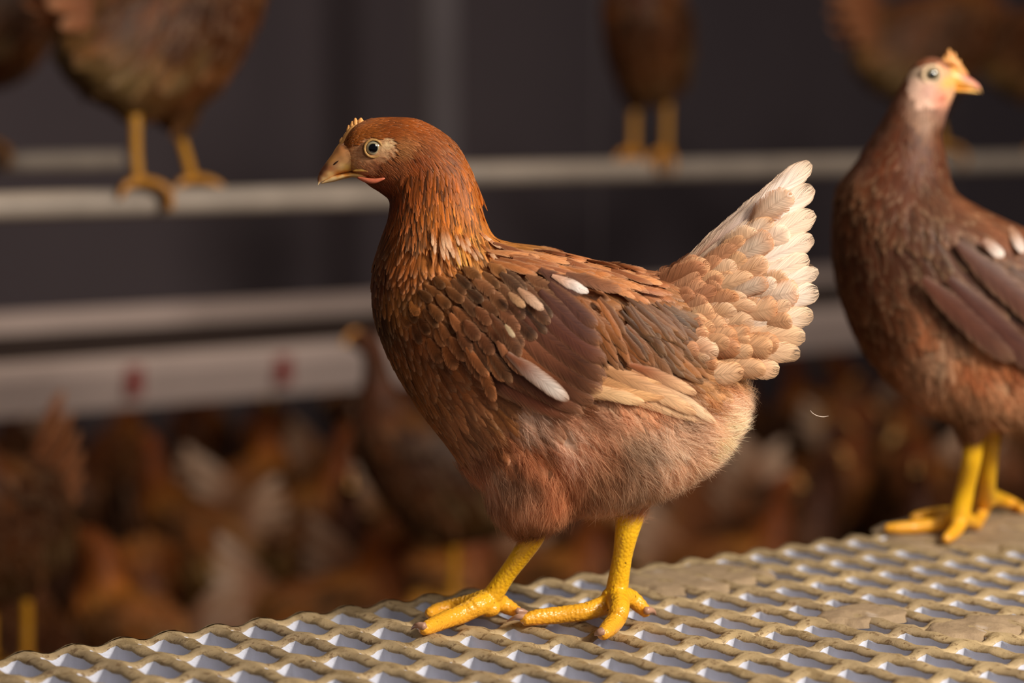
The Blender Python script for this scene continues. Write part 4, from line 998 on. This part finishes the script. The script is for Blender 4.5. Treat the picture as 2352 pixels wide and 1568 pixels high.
def on_rail(px, depth, py_guess, r=.0165):
    return None
# perched hens: local origin is at the ground midway; feet of the standing kinds sit 0.012..0.015 behind it
def rail_top(c, px):
    """point on top of the rail through c along AX that shows at pixel column px"""
    lo, hi = -3.0, 3.0
    for _ in range(50):
        m = (lo+hi)/2; x = proj(c+AX*m)[0]
        if x < px: lo = m
        else: hi = m
    return c+AX*lo+ZV*.0165
# upper left: faces right, both feet gripping the first rail
t = rail_top(P1, 392); place('walkperch', t+ZV*-.003, R(180+38.5), 'dim brown hen perched on the upper left pipe, head out of the picture, toes curled')
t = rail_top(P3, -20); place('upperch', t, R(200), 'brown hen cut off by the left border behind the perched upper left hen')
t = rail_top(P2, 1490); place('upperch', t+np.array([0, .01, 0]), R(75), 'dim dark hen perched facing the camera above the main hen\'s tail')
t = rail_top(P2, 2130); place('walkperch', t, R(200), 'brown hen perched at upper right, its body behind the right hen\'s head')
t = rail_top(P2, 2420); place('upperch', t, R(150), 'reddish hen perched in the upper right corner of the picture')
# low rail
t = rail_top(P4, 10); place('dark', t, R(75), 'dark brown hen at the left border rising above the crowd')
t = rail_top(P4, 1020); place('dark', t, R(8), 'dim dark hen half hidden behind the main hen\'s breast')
# noticeable hens on the floor
place('walk', PD(760, 1500, 3.55)*np.array([1, 1, 0])+ZV*FLOOR_Z, R(170), 'brown hen with pale raised tail in the crowd, left of the main hen\'s thigh')
place('walk', PD(330, 1500, 3.38)*np.array([1, 1, 0])+ZV*FLOOR_Z, R(-35), 'orange brown hen low at left with a lit neck, in front of the crowd')
place('down', PD(640, 1500, 2.78)*np.array([1, 1, 0])+ZV*(FLOOR_Z), R(150), 'brown hen bending its head down just beyond the platform edge, left of the main hen')
random.seed(42)
def segd(p, a, q, b, h=.10):
    """distance between two body axes on the floor"""
    best = 9
    A = [p+np.array([math.cos(a), math.sin(a)])*t for t in (-h*1.3, -h*.65, 0, h*.65, h*1.3)]; B = [q+np.array([math.cos(b), math.sin(b)])*t for t in (-h*1.3, -h*.65, 0, h*.65, h*1.3)]
    for u in A:
        for v in B: best = min(best, np.hypot(*(u-v)))
    return best
taken = [(PD(760, 1500, 3.55)[:2], R(170)), (PD(330, 1500, 3.38)[:2], R(-35)), (PD(640, 1500, 2.78)[:2], R(150)), (pt[:2], 0.0)]
found = []; y = 1.55
while y < 4.3:
    d = y+1.67; half = .262*d; x = -half
    while x < half*1.0:
        for tr in range(14):
            p = np.array([x+random.uniform(-.06, .06), y+random.uniform(-.05, .05)]); a = random.uniform(0, 6.283)
            P3_ = np.array([p[0], p[1], 0])
            if np.dot(P3_-WC, AN) > -.3 or np.dot(P3_-P4, AN) < .25: continue
            if all(segd(p, a, q, b) > .135 for q, b in taken if np.hypot(*(p-q)) < .5):
                taken.append((p, a)); found.append((p, a)); break
        x += .17
    y += .14
found.sort(key=lambda t: t[0][1])
ORD = 'first second third fourth fifth sixth seventh eighth ninth tenth eleventh twelfth thirteenth fourteenth fifteenth sixteenth'.split()
rows_n = 9; per = max(1, math.ceil(len(found)/rows_n)); cnt = 0
for r_ in range(rows_n):
    row = found[r_*per:(r_+1)*per]; row.sort(key=lambda t: proj(np.array([t[0][0], t[0][1], -.35]))[0])
    for k, (p, a) in enumerate(row):
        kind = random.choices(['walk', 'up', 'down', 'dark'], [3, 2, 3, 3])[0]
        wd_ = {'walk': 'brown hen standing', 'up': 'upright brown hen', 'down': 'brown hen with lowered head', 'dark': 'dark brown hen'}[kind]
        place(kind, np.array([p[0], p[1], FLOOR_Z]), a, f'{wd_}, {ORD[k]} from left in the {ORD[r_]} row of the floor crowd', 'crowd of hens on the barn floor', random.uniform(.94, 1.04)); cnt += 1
print('crowd', cnt)

# ------------------------------------------------------------------ HEN 2 (right, head turned back)
Y2 = float(G(2215, 1222, .005)[1]); print('hen2 Y', Y2)
def hen2():
    org = P(2230, 1225, Y2); org[2] = 0.0; org[1] = Y2
    root = empty('hen', org, 'upright brown hen at the right border with head turned right and pale face', 'hen')
    S = [(2196, 208, 2192, 176, .0075), (2185, 232, 2178, 150, .0120), (2172, 262, 2150, 134, .0160), (2165, 290, 2112, 140, .0190), (2160, 310, 2082, 178, .0215), (2165, 340, 2056, 225, .0235),
         (2172, 375, 2020, 290, .0270), (2180, 410, 1976, 362, .0330), (2200, 450, 1932, 425, .0430), (2290, 500, 1916, 500, .0560), (2400, 550, 1916, 600, .0640), (2500, 610, 1938, 700, .0690), (2580, 700, 1975, 790, .0700),
         (2600, 800, 2035, 870, .0660), (2560, 880, 2110, 930, .0580), (2470, 940, 2180, 960, .0440), (2400, 965, 2230, 975, .030)]
    # stations run from the beak down the neck; second point of each pair lies on the left outline
    TH = [(2150, 900, 2330, 900, .040, -.015), (2175, 950, 2300, 950, .030, -.013), (2200, 990, 2265, 990, .018, -.010), (2212, 1022, 2250, 1020, .009, -.008)]
    TH2 = [(2230, 900, 2400, 900, .034, .025), (2250, 940, 2340, 940, .022, .024), (2268, 985, 2300, 985, .010, .02)]
    T = [(2150, 140, 200, 16, 7, 0, (170, 104, 76)), (2110, 150, 150, 20, 8, 0, (150, 80, 46)), (2080, 200, 110, 24, 9, 0, (128, 66, 36)), (2055, 260, 112, 34, 11, 0, (104, 52, 30)), (2110, 230, 100, 22, 9, 0, (214, 170, 146)), (2140, 215, 90, 18, 8, 0, (190, 130, 104)),
         (2130, 280, 95, 26, 10, .2, (205, 158, 130)), (2165, 250, 90, 22, 9, 0, (196, 140, 118)), (2160, 310, 90, 28, 10, 0, (160, 100, 74)), (2080, 320, 100, 38, 12, 0, (116, 62, 42)), (2150, 370, 88, 46, 13, 0, (126, 72, 52)), (2020, 370, 108, 48, 15, 0, (128, 68, 44)),
         (1950, 450, 95, 60, 20, 0, (140, 84, 54)), (2050, 450, 92, 62, 18, 0, (112, 62, 44)), (2150, 460, 80, 62, 17, 0, (120, 74, 52)), (2230, 470, 35, 70, 18, 0, (150, 92, 62)), (2320, 520, 25, 80, 24, 0, (164, 102, 74)),
         (1930, 600, 92, 70, 24, 0, (126, 74, 46)), (1990, 600, 80, 72, 24, 0, (108, 62, 46)), (2100, 600, 70, 80, 28, 0, (98, 60, 48)), (2250, 620, 50, 80, 30, 0, (112, 70, 56)), (2340, 600, 40, 70, 28, 0, (140, 94, 76)), (2200, 720, 60, 84, 32, 0, (92, 54, 46)), (2340, 740, 50, 84, 32, 0, (92, 54, 46)),
         (1960, 740, 80, 70, 24, 0, (142, 88, 58)), (2030, 760, 75, 74, 26, 0, (150, 90, 62)), (2120, 780, 80, 74, 26, .1, (178, 116, 88)), (2040, 850, 82, 66, 22, .3, (176, 120, 92)), (2110, 850, 85, 66, 22, .4, (200, 152, 130)), (2150, 830, 85, 60, 22, .6, (224, 192, 178)),
         (2220, 850, 80, 66, 24, .5, (196, 136, 104)), (2300, 840, 70, 66, 24, .4, (184, 118, 84)), (2180, 940, 88, 60, 20, .8, (196, 154, 130)), (2260, 930, 85, 60, 20, .9, (206, 162, 136)), (2330, 920, 70, 60, 20, .9, (212, 174, 152)), (2225, 1000, 92, 50, 18, .9, (170, 124, 94))]
    T = [(x, y, a, l, w, d, tuple(np.array(c)*(np.array([1.04, .97, .84]) if y > 290 else 1)*(.74 if y > 290 and y < 780 else .9))) for x, y, a, l, w, d, c in T]
    fld = field(T)
    co, no, fs = remeshed(join(loft(S, Y=Y2, n=26, sub=4), loft(TH, Y=Y2, n=16), loft(TH2, Y=Y2, n=16)), .0030, 4)
    face = [(2085, 165), (2110, 150), (2160, 145), (2200, 170), (2200, 215), (2175, 250), (2110, 250), (2080, 215)]
    fc = colfield([(2140, 172, (214, 180, 150)), (2115, 165, (222, 190, 162)), (2165, 165, (214, 150, 110)), (2180, 190, (226, 165, 90)), (2100, 200, (212, 172, 150)), (2130, 210, (196, 150, 132)), (2160, 225, (204, 136, 112)), (2120, 240, (214, 172, 150)), (2180, 215, (214, 160, 120))])
    mk('body', co, fs, SKIN, root, col=blend_cols(fld, face, fc)(proj(co)), loc=org)
    s2 = SC*(Y2+1.67)/1.67
    fe, dw = plumage(co, no, fs, fld, cover=4.5, bald=face, nu=3, nv=6, down_per=16, scale=s2, fraymult=0, wn=.0003, downtufts=1.8)
    mk('plumage', fe[0], fe[1], FEATHER, root, uv=fe[2], col=fe[3], var=fe[4], loc=org)
    mk('down_feathers', dw[0], dw[1], DOWN, root, col=dw[2], loc=org)
    dr = Drape(co, fs, Y2); wp = []
    for side in (-1, 1):
        wp = []
        for b, t, w, cb, ct in (((2180, 640), (2400, 860), 70, (96, 58, 50), (84, 50, 44)), ((2120, 640), (2330, 830), 66, (110, 66, 52), (92, 56, 46)), ((2200, 560), (2420, 760), 66, (104, 66, 54), (92, 56, 46)), ((2260, 550), (2305, 590), 28, (190, 150, 130), (236, 220, 210)), ((2320, 520), (2352, 580), 26, (200, 150, 120), (232, 214, 204)), ((2330, 560), (2480, 640), 60, (150, 96, 74), (160, 106, 80))):
            wp.append(dr.feather(b, t, w, cb, ct, off=.007 if w > 30 else .012, lift=.003, side=side, nv=10, nu=5, freq=60, pale=.3))
        w_ = cat(wp); mk('wing', w_[0], w_[1], FEATHER, root, uv=w_[2], col=w_[3], var=w_[4], loc=org)
    tp = []
    for side in (-1, 1):
        for k in range(6):
            tp.append(dr.feather((2500, 640+14*k), (2760, 430+56*k), 70, (170, 110, 76), (230, 196, 170), side=side, nv=8, nu=5, Yabs=(.004+.005*k, .004+.005*k), fray=0))
    # Yabs offsets are about the hen's own mid plane
    t_ = cat(tp); mk('tail_feathers', t_[0], t_[1], FEATHER, root, uv=t_[2], col=t_[3], var=t_[4], loc=org)
    pf = lambda x, y, Y: P(x, y, Y)
    bk = colfield([(2190, 190, (236, 178, 80)), (2215, 200, (230, 168, 78)), (2225, 180, (206, 130, 110)), (2245, 195, (214, 140, 120)), (2254, 213, (240, 196, 130)), (2235, 208, (236, 190, 110)), (2200, 208, (232, 170, 60))])
    ub = [(2255, 215, 2255, 212, .0006), (2249, 208, 2249, 196, .0022), (2238, 206, 2236, 184, .0044), (2222, 206, 2218, 172, .0062), (2202, 204, 2198, 158, .0080), (2180, 204, 2178, 150, .0090)]
    lb = [(2248, 214, 2248, 211, .0008), (2232, 214, 2232, 206, .0036), (2212, 213, 2212, 204, .0060), (2186, 212, 2186, 202, .0085)]
    cmesh('upper_beak', loft(ub, Y=Y2, n=20, sub=4, ex=2), BEAK, root, bk, org)
    cmesh('lower_beak', loft(lb, Y=Y2, n=16, sub=3, ex=2), BEAK, root, bk, org)
    cr = [(2160, 150), (2172, 140), (2190, 142), (2205, 158), (2220, 172)]
    parts = [tube([P(x, y, Y2) for x, y in cr], [.0018, .0032, .0034, .0030, .0015], n=10, sub=4)]
    for x, y, tx, ty, r in ((2172, 140, 2170, 128, .0016), (2180, 138, 2180, 114, .0026), (2190, 142, 2192, 122, .0022), (2200, 152, 2204, 138, .0018)): parts.append(tube([P(x, y, Y2), P((x+tx)/2, (y+ty)/2, Y2), P(tx, ty, Y2)], [r*1.2, r, r*.4], n=8, sub=3))
    mk('comb', *join(*parts), COMB, root, loc=org)
    for side in (-1, 1):
        eye_obj((2140, 172), .0054, Y2+side*.0160, root, org, side)
        lid_obj((2140, 172), .0051, .0088, Y2+side*.0168, root, org, side, mat=LID2)
        pts = [P(2175, 212, Y2+side*.0120), P(2160, 226, Y2+side*.0150), P(2140, 232, Y2+side*.0170)]
        mk('wattle', *tube(pts, [.0012, .0028, .0012], n=10, sub=4), WATTLE, root, loc=org)
    y1 = float(G(2200, 1212, .008)[1]); y2 = float(G(2268, 1175, .008)[1]); y2 = min(y2, Y2+.07)
    sh = [P(2238, 1000, Y2-.01), P(2232, 1050, Y2-.01), P(2218, 1120, (y1+Y2)/2), P(2203, 1190, y1)]
    toes = [([P(2202, 1185, y1), G(2180, 1199, .010), G(2120, 1208, .006), G(2065, 1212, .005), G(2035, 1213, .0045)], [.0085, .0068, .0058, .0050, .0036], None),
            ([P(2200, 1185, y1), G(2160, 1180, .010), G(2120, 1184, .006), G(2095, 1190, .0045)], [.0080, .0060, .0052, .0038], None),
            ([P(2204, 1188, y1), G(2200, 1210, .010), G(2185, 1228, .006), G(2172, 1238, .0045)], [.0080, .0062, .0054, .0040], None),
            ([P(2206, 1188, y1), G(2232, 1198, .010), G(2248, 1208, .005)], [.0075, .006, .004], None)]
    foot_leg('leg', sh, [.0090, .0085, .0078, .0088], toes, root, org, voxel=.0014)
    s2_ = [P(2278, 975, Y2+.02), P(2274, 1030, Y2+.02), P(2268, 1100, (y2+Y2)/2), P(2264, 1150, y2)]
    toes = [([P(2262, 1145, y2), G(2258, 1168, .012), G(2250, 1190, .006), G(2244, 1202, .005)], [.008, .0062, .0054, .0040], None),
            ([P(2266, 1140, y2), G(2300, 1148, .012), G(2330, 1160, .006), G(2350, 1170, .005)], [.008, .0062, .0052, .0040], None),
            ([P(2264, 1145, y2), G(2235, 1165, .010), G(2215, 1172, .006)], [.008, .006, .0045], None)]
    foot_leg('leg', s2_, [.0085, .0080, .0074, .0088], toes, root, org, voxel=.0014)
    return root
hen2()

# a single down barb drifting in the air beside the main hen's rump
pts = [P(1861, 942, -.01), P(1866, 948, -.01), P(1876, 954, -.008), P(1890, 957, -.006), P(1903, 955, -.005)]
fz = mk('floating_down_barb', *tube([p-pts[2] for p in pts], [.00008, .00018, .0002, .0002, .00008], n=6, sub=4), simple('barb', (235, 215, 200), .6), None); fz.location = [float(v) for v in pts[2]]
tag(fz, 'tiny pale curved down barb floating in the air right of the main hen', 'feather')
